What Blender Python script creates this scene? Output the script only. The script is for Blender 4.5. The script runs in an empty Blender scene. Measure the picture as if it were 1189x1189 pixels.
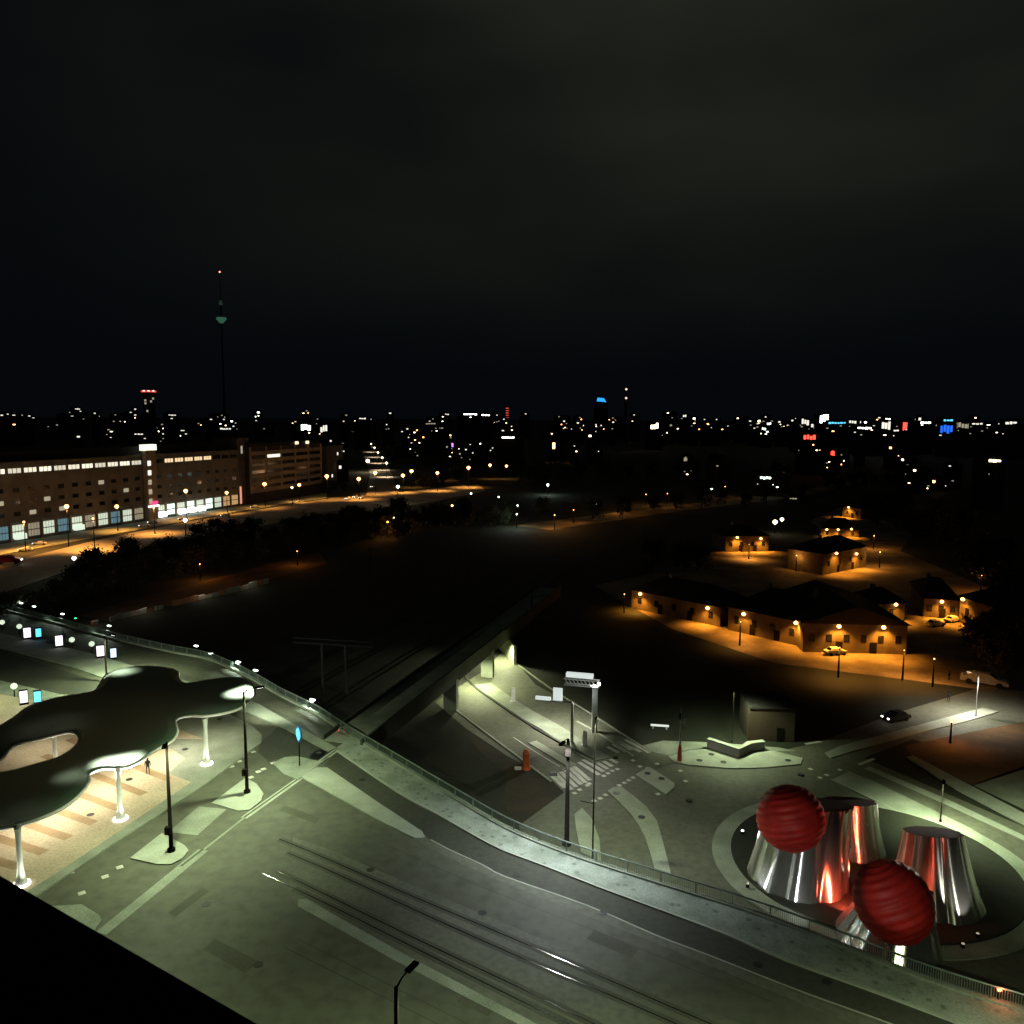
import bpy, bmesh, math, random
from mathutils import Vector, Matrix, geometry, noise
random.seed(7)
R = math.radians
sc = bpy.context.scene
COL = sc.collection

# ------------------------------------------------------------------ camera
F = 933.0; CAMZ = 40.0
pitch = math.atan(109.5 / F); roll = math.atan(0.006)
Fw = Vector((0, math.cos(pitch), -math.sin(pitch)))
U0 = Vector((0, math.sin(pitch), math.cos(pitch)))
X0 = Vector((1, 0, 0))
Rv = X0 * math.cos(roll) + U0 * math.sin(roll)
Uv = -X0 * math.sin(roll) + U0 * math.cos(roll)
CAM = Vector((0, 0, CAMZ))
cd = bpy.data.cameras.new('camera'); cam = bpy.data.objects.new('camera', cd); COL.objects.link(cam)
m = Matrix((Rv, Uv, -Fw)).transposed().to_4x4(); m.translation = CAM
cam.matrix_world = m
cd.sensor_width = 36; cd.lens = F / 1189 * 36; cd.clip_start = 0.1; cd.clip_end = 60000
sc.camera = cam

L = -6.2          # level of the lower streets

def ray(px, py):
    return Fw + Rv * ((px - 594.5) / F) + Uv * (-(py - 594.5) / F)
def P(px, py, z=0.0):
    d = ray(px, py); t = (z - CAMZ) / d.z
    return CAM + d * t
def PD(px, py, dist):
    "point on the sight line at a given horizontal distance"
    d = ray(px, py); return CAM + d * (dist / math.hypot(d.x, d.y))
def G(px, py): return P(px, py, L)
def proj(p):
    q = p - CAM; w = q.dot(Fw)
    return 594.5 + F * q.dot(Rv) / w, 594.5 - F * q.dot(Uv) / w
def height_to(loc, py):
    a, b = 0.0, 80.0
    for _ in range(40):
        c = (a + b) / 2
        if proj(loc + Vector((0, 0, c)))[1] > py: a = c
        else: b = c
    return a

# ------------------------------------------------------------------ materials
MATS = {}
def mat(name, col, rough=0.8, col2=None, scale=0.3, detail=4, metal=0.0, spots=None, bump=0.0, spec=0.5, coord='world'):
    if name in MATS: return MATS[name]
    m = bpy.data.materials.new(name); m.use_nodes = True; nt = m.node_tree; b = nt.nodes['Principled BSDF']
    b.inputs['Roughness'].default_value = rough; b.inputs['Metallic'].default_value = metal
    b.inputs['Specular IOR Level'].default_value = spec
    geo = nt.nodes.new('ShaderNodeNewGeometry') if coord == 'world' else None
    tc = nt.nodes.new('ShaderNodeTexCoord')
    src = geo.outputs['Position'] if geo else tc.outputs['Object']
    if col2 is None: col2 = tuple(c * 0.72 for c in col)
    n = nt.nodes.new('ShaderNodeTexNoise'); n.inputs['Scale'].default_value = scale; n.inputs['Detail'].default_value = detail
    nt.links.new(src, n.inputs['Vector'])
    r = nt.nodes.new('ShaderNodeValToRGB'); r.color_ramp.elements[0].position = 0.36; r.color_ramp.elements[1].position = 0.64
    r.color_ramp.elements[0].color = (*col2, 1); r.color_ramp.elements[1].color = (*col, 1)
    nt.links.new(n.outputs['Fac'], r.inputs['Fac'])
    out = r.outputs['Color']
    n2 = nt.nodes.new('ShaderNodeTexNoise'); n2.inputs['Scale'].default_value = scale * 17; n2.inputs['Detail'].default_value = 5
    nt.links.new(src, n2.inputs['Vector'])
    mx = nt.nodes.new('ShaderNodeMixRGB'); mx.blend_type = 'MULTIPLY'; mx.inputs['Fac'].default_value = 0.55
    r2 = nt.nodes.new('ShaderNodeValToRGB'); r2.color_ramp.elements[0].position = 0.3; r2.color_ramp.elements[1].position = 0.6
    r2.color_ramp.elements[0].color = (0.45, 0.45, 0.45, 1); r2.color_ramp.elements[1].color = (1, 1, 1, 1)
    nt.links.new(n2.outputs['Fac'], r2.inputs['Fac'])
    nt.links.new(out, mx.inputs['Color1']); nt.links.new(r2.outputs['Color'], mx.inputs['Color2']); out = mx.outputs['Color']
    if spots:
        v = nt.nodes.new('ShaderNodeTexVoronoi'); v.inputs['Scale'].default_value = spots[0]
        nt.links.new(src, v.inputs['Vector'])
        r3 = nt.nodes.new('ShaderNodeValToRGB'); r3.color_ramp.elements[0].position = spots[1]; r3.color_ramp.elements[1].position = spots[1] + 0.18
        r3.color_ramp.elements[0].color = (spots[2],) * 3 + (1,); r3.color_ramp.elements[1].color = (1, 1, 1, 1)
        nt.links.new(v.outputs['Distance'], r3.inputs['Fac'])
        m3 = nt.nodes.new('ShaderNodeMixRGB'); m3.blend_type = 'MULTIPLY'; m3.inputs['Fac'].default_value = 1
        nt.links.new(out, m3.inputs['Color1']); nt.links.new(r3.outputs['Color'], m3.inputs['Color2']); out = m3.outputs['Color']
    nt.links.new(out, b.inputs['Base Color'])
    if bump:
        bp = nt.nodes.new('ShaderNodeBump'); bp.inputs['Strength'].default_value = bump; bp.inputs['Distance'].default_value = 0.05
        nt.links.new(n2.outputs['Fac'], bp.inputs['Height']); nt.links.new(bp.outputs['Normal'], b.inputs['Normal'])
    MATS[name] = m; return m
def emit(name, col, s):
    if name in MATS: return MATS[name]
    m = bpy.data.materials.new(name); m.use_nodes = True; nt = m.node_tree; b = nt.nodes['Principled BSDF']
    b.inputs['Base Color'].default_value = (*[min(c, 0.8) * 0.5 for c in col], 1)
    b.inputs['Emission Color'].default_value = (*col, 1); b.inputs['Emission Strength'].default_value = s
    m.cycles.emission_sampling = 'NONE'
    MATS[name] = m; return m

asphalt = mat('asphalt', (.12, .125, .088), .72, (.082, .087, .060), .05, bump=.3)
asphalt_dark = mat('asphalt_dark', (.06, .064, .045), .8, (.04, .043, .03), .1, bump=.3)
asphalt_low = mat('asphalt_low', (.15, .155, .115), .75, (.105, .108, .08), .10, bump=.3)
trackbed = mat('track_slab', (.15, .155, .11), .7, (.10, .105, .075), .12, bump=.2)
concrete = mat('concrete_paving', (.34, .37, .30), .8, (.24, .27, .21), .35, bump=.2)
sidewalk = mat('mottled_sidewalk', (.36, .40, .34), .8, (.22, .26, .20), .35, spots=(.95, .12, .55), bump=.2)
slabs = mat('pale_slabs', (.42, .45, .38), .8, (.34, .37, .30), .5)
paint = mat('road_paint', (.75, .75, .68), .6, (.55, .55, .5), 1.2)
plat = mat('tan_paving', (.60, .50, .36), .75, (.50, .41, .29), .25)
grass = mat('rough_grass', (.022, .026, .012), .95, (.010, .012, .006), .08, bump=.5)
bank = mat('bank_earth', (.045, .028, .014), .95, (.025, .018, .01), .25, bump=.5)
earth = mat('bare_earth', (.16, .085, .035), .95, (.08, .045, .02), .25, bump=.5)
yardm = mat('cobble_yard', (.34, .26, .15), .85, (.13, .095, .055), .12, bump=.4)
ballast = mat('ballast', (.028, .026, .022), .95, (.018, .017, .014), .5, bump=.6)
steel = mat('steel_rail', (.30, .29, .25), .15, (.12, .11, .10), 1.0, metal=1)
groove = mat('rail_groove', (.09, .095, .066), .8)
darkpaint = mat('dark_painted_steel', (.010, .008, .006), .95, coord='obj', spec=.1)
galv = mat('galvanised_steel', (.42, .45, .42), .45, (.32, .34, .32), 2, metal=.3, coord='obj')
whitepaint = mat('white_paint', (.8, .8, .76), .5, (.7, .7, .66), 1, coord='obj')
blackm = mat('roof_felt', (.004, .004, .004), 1, (.003, .003, .003), 2, spec=0.1)
brick = mat('brown_render', (.21, .19, .165), .85, (.15, .135, .12), .25)
officec = mat('office_concrete', (.36, .29, .21), .85, (.28, .22, .16), .3)
darkglass = mat('dark_window', (.012, .013, .016), .15)
rooftile = mat('roof_tiles', (.02, .016, .014), .95, (.012, .01, .009), .4)
housewall = mat('house_wall', (.17, .13, .085), .9, (.09, .07, .045), .35)
farwall = mat('far_wall', (.03, .028, .025), .9, (.02, .018, .016), .05)
bark = mat('bark', (.05, .035, .022), .95, coord='obj')
leafm = mat('foliage', (.03, .04, .015), .9, (.015, .022, .008), .5)
leafm2 = mat('bare_twigs', (.07, .055, .03), .9, (.04, .03, .018), .5)
redcloth = mat('red_ribbed_skin', (.75, .035, .022), .55, (.50, .022, .015), .6, coord='obj')
carwhite = mat('car_paint_white', (.75, .75, .72), .3, coord='obj')
cardark = mat('car_paint_dark', (.03, .03, .035), .3, coord='obj')
carred = mat('car_paint_red', (.35, .02, .015), .3, coord='obj')
rubber = mat('tyre_rubber', (.02, .02, .02), .9, coord='obj')
orangep = mat('orange_plastic', (.75, .12, .04), .5, coord='obj')
skinm = mat('skin', (.5, .33, .25), .6, coord='obj')
clothd = mat('dark_cloth', (.03, .03, .035), .9, coord='obj')
clothj = mat('jeans', (.05, .06, .09), .9, coord='obj')

def mirror_mat():
    m = bpy.data.materials.new('polished_steel'); m.use_nodes = True; nt = m.node_tree; b = nt.nodes['Principled BSDF']
    b.inputs['Base Color'].default_value = (.74, .74, .67, 1); b.inputs['Metallic'].default_value = .95; b.inputs['Roughness'].default_value = .2
    b.inputs['Anisotropic'].default_value = .92; b.inputs['Anisotropic Rotation'].default_value = .25; tg = nt.nodes.new('ShaderNodeTangent'); tg.direction_type = 'RADIAL'; tg.axis = 'Z'; nt.links.new(tg.outputs[0], b.inputs['Tangent'])
    geo = nt.nodes.new('ShaderNodeNewGeometry')
    mp = nt.nodes.new('ShaderNodeMapping'); mp.inputs['Scale'].default_value = (1.2, 1.2, .08)
    n = nt.nodes.new('ShaderNodeTexNoise'); n.inputs['Scale'].default_value = 2; nt.links.new(geo.outputs['Position'], mp.inputs['Vector']); nt.links.new(mp.outputs['Vector'], n.inputs['Vector'])
    r = nt.nodes.new('ShaderNodeMapRange'); r.inputs['To Min'].default_value = .16; r.inputs['To Max'].default_value = .32
    nt.links.new(n.outputs['Fac'], r.inputs['Value']); nt.links.new(r.outputs['Result'], b.inputs['Roughness'])
    return m
mirror = mirror_mat()

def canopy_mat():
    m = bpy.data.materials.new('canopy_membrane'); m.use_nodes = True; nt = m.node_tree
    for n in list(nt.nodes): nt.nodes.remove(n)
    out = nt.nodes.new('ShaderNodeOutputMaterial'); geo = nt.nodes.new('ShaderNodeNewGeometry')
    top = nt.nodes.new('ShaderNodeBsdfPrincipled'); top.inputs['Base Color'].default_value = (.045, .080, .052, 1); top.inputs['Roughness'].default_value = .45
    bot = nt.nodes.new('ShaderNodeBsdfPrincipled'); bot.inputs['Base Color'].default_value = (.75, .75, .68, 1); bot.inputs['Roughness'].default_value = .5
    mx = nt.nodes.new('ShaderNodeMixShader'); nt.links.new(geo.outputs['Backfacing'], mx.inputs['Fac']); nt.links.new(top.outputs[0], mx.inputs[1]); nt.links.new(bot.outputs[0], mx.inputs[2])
    tr = nt.nodes.new('ShaderNodeBsdfTranslucent'); tr.inputs['Color'].default_value = (.8, .88, .72, 1)
    m2 = nt.nodes.new('ShaderNodeMixShader'); m2.inputs['Fac'].default_value = .018
    nt.links.new(mx.outputs[0], m2.inputs[1]); nt.links.new(tr.outputs[0], m2.inputs[2]); nt.links.new(m2.outputs[0], out.inputs['Surface'])
    return m
canopym = canopy_mat()

WHITE = (1, 1, .92); GREENW = (.80, 1, .82); WARM = (1, .80, .50); SODIUM = (1, .36, .06); ORANGE = (1, .41, .075)
e_white = emit('lamp_white', WHITE, 9); e_greenw = emit('lamp_cool_white', GREENW, 7); e_warm = emit('lamp_warm', WARM, 7)
e_sod = emit('lamp_sodium', (1, .42, .12), 9); e_dimw = emit('window_dim', (1, .9, .65), .35)
e_red = emit('lamp_red', (1, .05, .03), 4); e_blue = emit('sign_blue', (.02, .16, 1), 1.1); e_cyan = emit('sign_cyan', (.12, .65, 1), 1.6)
e_pink = emit('screen_pink', (1, .86, .98), 1.6); e_purple = emit('lamp_purple', (.5, .12, 1), 3); e_win = emit('window_warm', (1, .82, .5), 1.6)
e_shop = emit('shop_light', (.80, .92, .72), .75); e_shopc = emit('shop_cyan', (.25, .5, .6), .35); e_magenta = emit('sign_magenta', (1, .05, .18), 1.6)
e_green = emit('lamp_green', (.05, 1, .35), 2); e_ltgreen = emit('pod_green', (.25, .8, .5), .11); e_mid = emit('window_white', (1, .95, .82), 1.1)
EM = {'W': e_white, 'G': e_greenw, 'Y': e_warm, 'O': e_sod, 'D': e_dimw, 'R': e_red, 'B': e_blue, 'C': e_cyan, 'V': e_purple, 'M': e_mid}

# ------------------------------------------------------------------ mesh helpers
class MB:
    def __init__(s): s.v = []; s.f = []
    def add(s, vs, fs):
        o = len(s.v); s.v += [tuple(v) for v in vs]; s.f += [tuple(i + o for i in f) for f in fs]; return s
    def box(s, c, d, rz=0.0):
        x, y, z = d[0] / 2, d[1] / 2, d[2] / 2; cr, sr = math.cos(rz), math.sin(rz); vs = []
        for dz in (-z, z):
            for dx, dy in ((-x, -y), (x, -y), (x, y), (-x, y)):
                vs.append((c[0] + dx * cr - dy * sr, c[1] + dx * sr + dy * cr, c[2] + dz))
        return s.add(vs, [(0, 3, 2, 1), (4, 5, 6, 7), (0, 1, 5, 4), (1, 2, 6, 5), (2, 3, 7, 6), (3, 0, 4, 7)])
    def prism(s, poly, z0, z1, holes=()):
        loops = [[Vector((p[0], p[1], 0)) for p in poly]] + [[Vector((p[0], p[1], 0)) for p in h] for h in holes]
        tri = geometry.tessellate_polygon(loops); fl = [p for l in loops for p in l]; n = len(fl)
        fs = []
        for t in tri:
            a, b, c = (fl[i] for i in t)
            up = (b - a).cross(c - a).z > 0
            t2 = t if up else t[::-1]
            fs.append(t2)
            if z1 > z0: fs.append(tuple(i + n for i in t2[::-1]))
        vs = [(p.x, p.y, z1) for p in fl]
        if z1 > z0:
            vs += [(p.x, p.y, z0) for p in fl]; o = 0
            for l in loops:
                k = len(l)
                for i in range(k): j = (i + 1) % k; fs.append((o + i, o + j, n + o + j, n + o + i))
                o += k
        return s.add(vs, fs)
    def tube(s, pts, rad, seg=8, cap=True):
        pts = [Vector(p) for p in pts]
        if not hasattr(rad, '__len__'): rad = [rad] * len(pts)
        rings = []; n = len(pts); vs = []
        for i, p in enumerate(pts):
            t = (pts[min(i + 1, n - 1)] - pts[max(i - 1, 0)]).normalized()
            a = Vector((0, 0, 1)) if abs(t.z) < .9 else Vector((1, 0, 0))
            u = t.cross(a).normalized(); w = t.cross(u)
            for k in range(seg):
                th = 2 * math.pi * k / seg; vs.append(p + (u * math.cos(th) + w * math.sin(th)) * rad[i])
        fs = []
        for i in range(n - 1):
            for k in range(seg):
                j = (k + 1) % seg; fs.append((i * seg + k, i * seg + j, (i + 1) * seg + j, (i + 1) * seg + k))
        if cap: fs.append(tuple(range(seg))[::-1]); fs.append(tuple((n - 1) * seg + k for k in range(seg)))
        return s.add(vs, fs)
    def lathe(s, c, prof, seg=16):
        vs = []; fs = []; n = len(prof)
        for r, z in prof:
            for k in range(seg):
                th = 2 * math.pi * k / seg; vs.append((c[0] + r * math.cos(th), c[1] + r * math.sin(th), c[2] + z))
        for i in range(n - 1):
            for k in range(seg):
                j = (k + 1) % seg; fs.append((i * seg + k, i * seg + j, (i + 1) * seg + j, (i + 1) * seg + k))
        fs.append(tuple(range(seg))[::-1]); fs.append(tuple((n - 1) * seg + k for k in range(seg)))
        return s.add(vs, fs)
    def quad(s, a, b, c, d): return s.add([a, b, c, d], [(0, 1, 2, 3)])
    def strip(s, path, w, z, z0=None):
        "flat ribbon along a ground path"
        pts = [Vector((p[0], p[1], 0)) for p in path]; l = []; r = []
        for i, p in enumerate(pts):
            t = (pts[min(i + 1, len(pts) - 1)] - pts[max(i - 1, 0)]).normalized(); nn = Vector((-t.y, t.x, 0)) * w / 2
            l.append(p + nn); r.append(p - nn)
        if z0 is None:
            vs = [(p.x, p.y, z) for p in l + r]; n = len(pts)
            return s.add(vs, [(i, n + i, n + i + 1, i + 1) for i in range(n - 1)])
        return s.prism(l + r[::-1], z0, z)
    def build(s, name, material, parent=None, smooth=False, kind=None, label=None, cat=None, group=None, local=None):
        me = bpy.data.meshes.new(name)
        vs = s.v if local is None else [tuple(Vector(v) - Vector(local)) for v in s.v]
        me.from_pydata(vs, [], s.f); me.materials.append(material)
        if smooth:
            me.polygons.foreach_set('use_smooth', [True] * len(me.polygons))
        me.update()
        o = bpy.data.objects.new(name, me); COL.objects.link(o)
        if parent: o.parent = parent
        if kind: o['kind'] = kind
        tag(o, label, cat, group); return o
def tag(o, label=None, cat=None, group=None):
    if label: o['label'] = label
    if cat: o['category'] = cat
    if group: o['group'] = group
    return o
def thing(name, label, cat, loc=(0, 0, 0), rz=0.0, group=None):
    o = bpy.data.objects.new(name, None); COL.objects.link(o); o.location = loc; o.rotation_euler = (0, 0, rz); o.empty_display_size = .1
    return tag(o, label, cat, group)
def children(o): return [c for c in COL.objects if c.parent == o]
def copy_tree(o, parent=None, kids=None):
    c = o.copy(); COL.objects.link(c); c.parent = parent
    for ch in children(o): copy_tree(ch, c)
    return c
def dup(root, loc, rz, label=None, group=None, scale=None):
    r = copy_tree(root); r.location = loc; r.rotation_euler = (0, 0, rz)
    if label: r['label'] = label
    if group: r['group'] = group
    if scale: r.scale = (scale,) * 3 if not hasattr(scale, '__len__') else scale
    return r
def smooth_path(pts, n=6, closed=False):
    out = []; k = len(pts)
    rng = range(k) if closed else range(k - 1)
    for i in rng:
        g = lambda j: Vector(pts[j % k]) if closed else Vector(pts[max(0, min(k - 1, j))])
        p0, p1, p2, p3 = g(i - 1), g(i), g(i + 1), g(i + 2)
        for q in range(n):
            t = q / n
            out.append(.5 * ((2 * p1) + (-p0 + p2) * t + (2 * p0 - 5 * p1 + 4 * p2 - p3) * t * t + (-p0 + 3 * p1 - 3 * p2 + p3) * t ** 3))
    if not closed: out.append(Vector(pts[-1]))
    return out
def pxs(lst, z): return [P(a, b, z) for a, b in lst]
def light(kind, loc, power, col, parent=None, size=None, radius=.15, target=None, blend=.6):
    ld = bpy.data.lights.new('lamp_light', kind); ld.energy = power; ld.color = col
    o = bpy.data.objects.new('lamp_light', ld); COL.objects.link(o); o.location = loc
    ld.shadow_soft_size = radius
    if kind == 'SPOT':
        ld.spot_size = size or R(150); ld.spot_blend = blend
        if target is not None: o.rotation_euler = (Vector(target) - Vector(loc)).to_track_quat('-Z', 'Y').to_euler()
    if parent: o.parent = parent
    return o

# ------------------------------------------------------------------ ground, deck and roads
MB().prism([(-9000, -400), (9000, -400), (12000, 22000), (-12000, 22000)], L, L).build('ground', grass, kind='structure')

edge_px = [(-160, 668), (0, 707), (75, 726), (130, 741), (200, 757), (245, 766), (290, 786), (330, 809), (370, 829), (402, 850), (430, 867), (480, 897), (530, 927), (590, 962), (657, 990), (720, 1011), (800, 1036), (870, 1058), (960, 1091), (1060, 1131), (1140, 1158), (1200, 1176), (1420, 1252)]
edge = smooth_path(pxs(edge_px, 0), 4)
deck_poly = edge + [Vector((90, 10, 0)), Vector((90, -60, 0)), Vector((-160, -60, 0)), Vector((-260, 120, 0))]
MB().prism(deck_poly, -1.6, 0).build('bridge_deck', asphalt, kind='structure')

S = lambda name, px, z0, z1, m_, sm=0: MB().prism(smooth_path(pxs(px, z1), sm, True) if sm else pxs(px, z1), z0, z1).build(name, m_, kind='structure')
# side pavement along the far edge, right of the joint
curb_px = [(391, 871), (462, 919), (512, 947), (560, 974.5), (590, 989), (628, 1003), (692, 1028), (762, 1054), (840, 1083), (913, 1114), (1006, 1147), (1118, 1189), (1300, 1258)]
curb = smooth_path(pxs(curb_px, .12), 3)
edge_r = [p for p in edge if proj(p)[0] > 404]
inner = [Vector((p.x, p.y, 0)) for p in edge_r]
MB().prism(inner + [Vector((c.x, c.y, 0)) for c in curb[::-1]], .004, .12).build('side_pavement', sidewalk, kind='structure')
MB().strip(curb, .22, .135, .003).build('kerb', slabs, kind='structure')
# dark lane between pavement and the next line
lane2_px = [(376, 889), (437, 932), (500, 975), (560, 1004), (587, 1018), (681, 1051), (762, 1086), (820, 1108), (932, 1152), (1010, 1180), (1200, 1250)]
lane2 = smooth_path(pxs(lane2_px, 0), 3)
MB().prism([Vector((p.x, p.y, 0)) for p in curb] + lane2[::-1], .004, .004).build('carriageway', asphalt_dark, kind='structure')
MB().strip([p for p in lane2 if proj(p)[0] > 488], .16, .012).build('lane_line', slabs, kind='structure')
MB().strip(smooth_path(pxs([(488, 974), (560, 1010), (690, 1062), (800, 1106), (930, 1160), (1050, 1205)], 0), 3), .9, .008).build('gutter_strip', asphalt_low, kind='structure')
S('median_island', [(350, 902), (366, 891), (380, 891), (437, 930), (490, 965), (494, 972), (482, 973), (442, 953), (372, 914)], .004, .12, slabs)
# track bed, rails and grooves
def tp(px): return smooth_path(pxs(px, 0), 3)
tracks = [[(100, 868), (250, 943), (358, 988), (470, 1037), (598, 1091), (700, 1135), (825, 1189), (1000, 1262)],
          [(100, 884), (250, 955), (371, 1006), (480, 1056), (593, 1107), (700, 1152), (785, 1189), (960, 1266)],
          [(80, 905), (250, 978), (356, 1028), (470, 1084), (603, 1147), (690, 1189), (850, 1262)],
          [(80, 925), (260, 995), (376, 1048), (480, 1100), (598, 1159), (660, 1189), (800, 1256)]]
bed_px = [(340, 972), (379, 985), (480, 1028), (598, 1077), (720, 1130), (860, 1189), (1050, 1268), (760, 1268), (603, 1187), (470, 1116), (346, 1053), (336, 1040)]
S('track_bed', bed_px, .008, .008, trackbed)
for t in tracks:
    pts = [p for p in tp(t) if 322 < proj(p)[0]]
    MB().strip(pts, .75, .014).build('rail_groove', groove, kind='structure')
    MB().strip([p for p in tp(t) if 300 < proj(p)[0]], .08, .022, .005).build('tram_rail', steel, kind='structure')
S('track_edge_strip', [(346, 1044), (356, 1044), (470, 1108), (603, 1178), (720, 1240), (690, 1240), (598, 1187), (460, 1116), (346, 1052)], .012, .012, concrete)
# expansion joint
MB().strip(pxs([(117, 1084), (180, 1033), (236, 987)], 0), 1.05, .012).build('joint_cover', concrete, kind='structure')
MB().strip(pxs([(236, 987), (283, 950)], 0), .25, .012).build('joint_cover', concrete, kind='structure')
MB().strip(pxs([(283, 950), (345, 906), (378, 880), (404, 862)], 0), .75, .016).build('joint_cover', slabs, kind='structure')
MB().strip(pxs([(210, 1006), (236, 986)], 0), .25, .02).build('joint_gap', groove, kind='structure')
MB().strip(pxs([(283, 949.5), (345, 905.5), (378, 880), (402, 863)], 0), .24, .02).build('joint_gap', groove, kind='structure')
# islands with the masts
S('mast_island', [(151, 996), (188, 967), (214, 981), (219, 987), (212, 996), (199, 1003), (182, 1003)], .004, .13, slabs)
S('mast_island', [(246, 932), (285, 903), (298, 910), (306, 921), (303, 930), (290, 940), (276, 941)], .004, .13, slabs)
S('mast_island', [(40, 1062), (58, 1052), (95, 1050), (115, 1062), (118, 1068), (110, 1080), (60, 1110)], .004, .13, concrete)
MB().strip(pxs([(212, 968), (247, 938)], 0), 3.1, .01).build('pale_strip', concrete, kind='structure')
S('corner_pavement', [(317, 886), (330, 879), (345, 878), (372, 884), (382, 879), (346, 905), (330, 899)], .004, .12, concrete)
S('asphalt_patch', [(302, 862), (330, 838), (350, 838), (382, 868), (384, 873), (368, 884), (340, 877), (312, 884), (300, 874)], .006, .006, asphalt_dark)
# platforms
S('stop_platform', [(-200, 760), (-60, 786), (0, 790), (70, 806), (180, 815), (265, 828), (293, 843), (304, 853), (303, 862), (267, 889), (227, 918), (121, 986), (43, 1039), (20, 1060), (-120, 1140), (-300, 1000)], .004, .18, concrete)
S('tan_paving', [(-200, 770), (-60, 800), (0, 806), (100, 823), (180, 836), (236, 858), (262, 872), (258, 882), (222, 908), (110, 984), (40, 1030), (-120, 1120), (-300, 1000)], .182, .186, plat)
pd = MB()
for k in range(7):
    a = P(196 - k * 29, 905 + k * 17, .19); b = P(80 - k * 29, 858 + k * 19, .19)
    pd.strip([a, b], 1.0, .192)
pd.build('paving_bands', mat('brown_band', (.42, .29, .16), .8), kind='structure')
S('corner_paving', [(170, 858), (236, 858), (262, 872), (258, 882), (222, 908), (196, 898), (215, 880), (196, 868)], .189, .194, concrete)
S('rear_platform', [(-160, 700), (0, 735), (100, 757), (155, 773), (215, 790), (300, 817), (340, 840), (391, 868), (381, 872), (330, 845), (286, 826), (200, 806), (117, 786), (81, 773), (0, 752), (-160, 712)], .004, .16, concrete)
S('rear_roadway', [(-160, 680), (0, 716), (75, 733), (130, 748), (200, 763), (290, 795), (370, 838), (360, 843), (280, 806), (200, 778), (110, 757), (0, 733), (-160, 698)], .006, .006, trackbed)
S('front_trackway', [(-160, 716), (0, 755), (110, 790), (200, 812), (180, 816), (70, 806), (0, 790), (-160, 752)], .006, .006, asphalt_dark)
# dotted crossings on the deck
dk = MB()
for x, y in [(108, 993), (93, 1003), (82, 1013), (62, 1025), (139, 1007), (122, 1018), (95, 1037), (269, 890), (278, 884), (284, 878), (294, 873), (317, 886), (300, 896), (291.5, 902.6), (370, 874), (306, 893)]:
    p = P(x, y, 0); dk.box((p.x, p.y, .008), (.55, .55, .012), R(38))
dk.build('crossing_dots', paint, kind='structure')

pt = MB()
for quad in ([(420, 1000), (452, 1014), (440, 1024), (409, 1009)], [(690, 1080), (742, 1102), (733, 1112), (681, 1090)], [(250, 1090), (300, 1116), (285, 1130), (236, 1102)], [(545, 1150), (580, 1166), (566, 1180), (530, 1163)], [(860, 1130), (930, 1158), (925, 1164), (854, 1136)], [(330, 935), (372, 950), (366, 956), (324, 941)], [(195, 1060), (235, 1030), (243, 1035), (203, 1065)]):
    pt.prism(pxs(quad, .006), .006, .006)
pt.build('asphalt_patches', mat('patch_asphalt', (.092, .097, .067), .85, (.078, .082, .057), .4), kind='structure')
sm = MB()
for path in ([(330, 1100), (430, 1150), (560, 1215)], [(345, 1090), (445, 1140), (575, 1205)], [(420, 968), (560, 1030), (720, 1092), (900, 1165)], [(300, 955), (420, 945), (520, 985), (700, 1065)]):
    sm.strip(smooth_path(pxs(path, 0), 5), .06, .007)
sm.build('asphalt_seams', mat('seam_tar', (.045, .047, .035), .6), kind='structure')
mh = MB()
for x, y in ((150, 905), (215, 870), (105, 946), (255, 835), (600, 1016), (430, 1010), (700, 1060), (960, 1140), (300, 1120), (560, 1060), (240, 1050), (880, 1120), (420, 905)):
    p = P(x, y, .2 if x < 300 and y < 950 else 0); mh.lathe((p.x, p.y, p.z + .0), [(.36, 0), (.36, .022)], 14)
mh.build('manhole_covers', mat('cast_iron', (.03, .03, .025), .6), kind='structure')
# ---- lower level
def low(name, px, lvl, m_, h=0.0, sm=0):
    z1 = L + .004 * lvl + h
    pts = smooth_path(pxs(px, z1), sm, True) if sm else pxs(px, z1)
    return MB().prism(pts, L + .001 if h else z1, z1).build(name, m_, kind='structure')
low('junction', [(598, 950), (640, 905), (600, 878), (640, 850), (690, 838), (755, 873), (830, 862), (905, 872), (950, 862), (1040, 828), (1133, 800), (1189, 790), (1400, 775), (1400, 960), (1189, 900), (1060, 858), (1003, 880), (1189, 960), (1400, 1060), (1400, 1300), (900, 1300), (640, 1050)], 1, asphalt_low)
low('underpass_road', [(500, 700), (560, 735), (596, 765), (622, 795), (700, 838), (757, 872), (700, 905), (650, 915), (600, 885), (540, 845), (505, 815), (480, 760)], 2, asphalt_low)
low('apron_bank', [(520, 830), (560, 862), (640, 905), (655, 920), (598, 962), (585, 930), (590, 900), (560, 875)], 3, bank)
med = smooth_path(pxs([(530, 772), (548, 795), (575, 815), (620, 845), (660, 868), (690, 883)], L), 5)
MB().strip(med, .4, L + .16, L + .004).build('kerb', mat('dark_kerb', (.05, .05, .04), .9), kind='structure')
MB().strip(smooth_path(pxs([(560, 795), (600, 823), (640, 846), (676, 870), (700, 884)], L), 4), 3.2, L + .13, L + .004).build('tram_platform', concrete, kind='structure')
MB().strip(smooth_path(pxs([(618, 862), (640, 875), (665, 890)], L), 4), 1.4, L + .12, L + .004).build('median_island', slabs, kind='structure')
for a in ([(592, 765), (640, 800), (700, 838), (754, 873)], [(528, 824), (560, 848), (600, 878), (640, 908)], [(670, 838), (700, 855), (735, 878)]):
    MB().strip(smooth_path(pxs(a, L), 4), .3, L + .12, L + .004).build('kerb', slabs, kind='structure')
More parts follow.
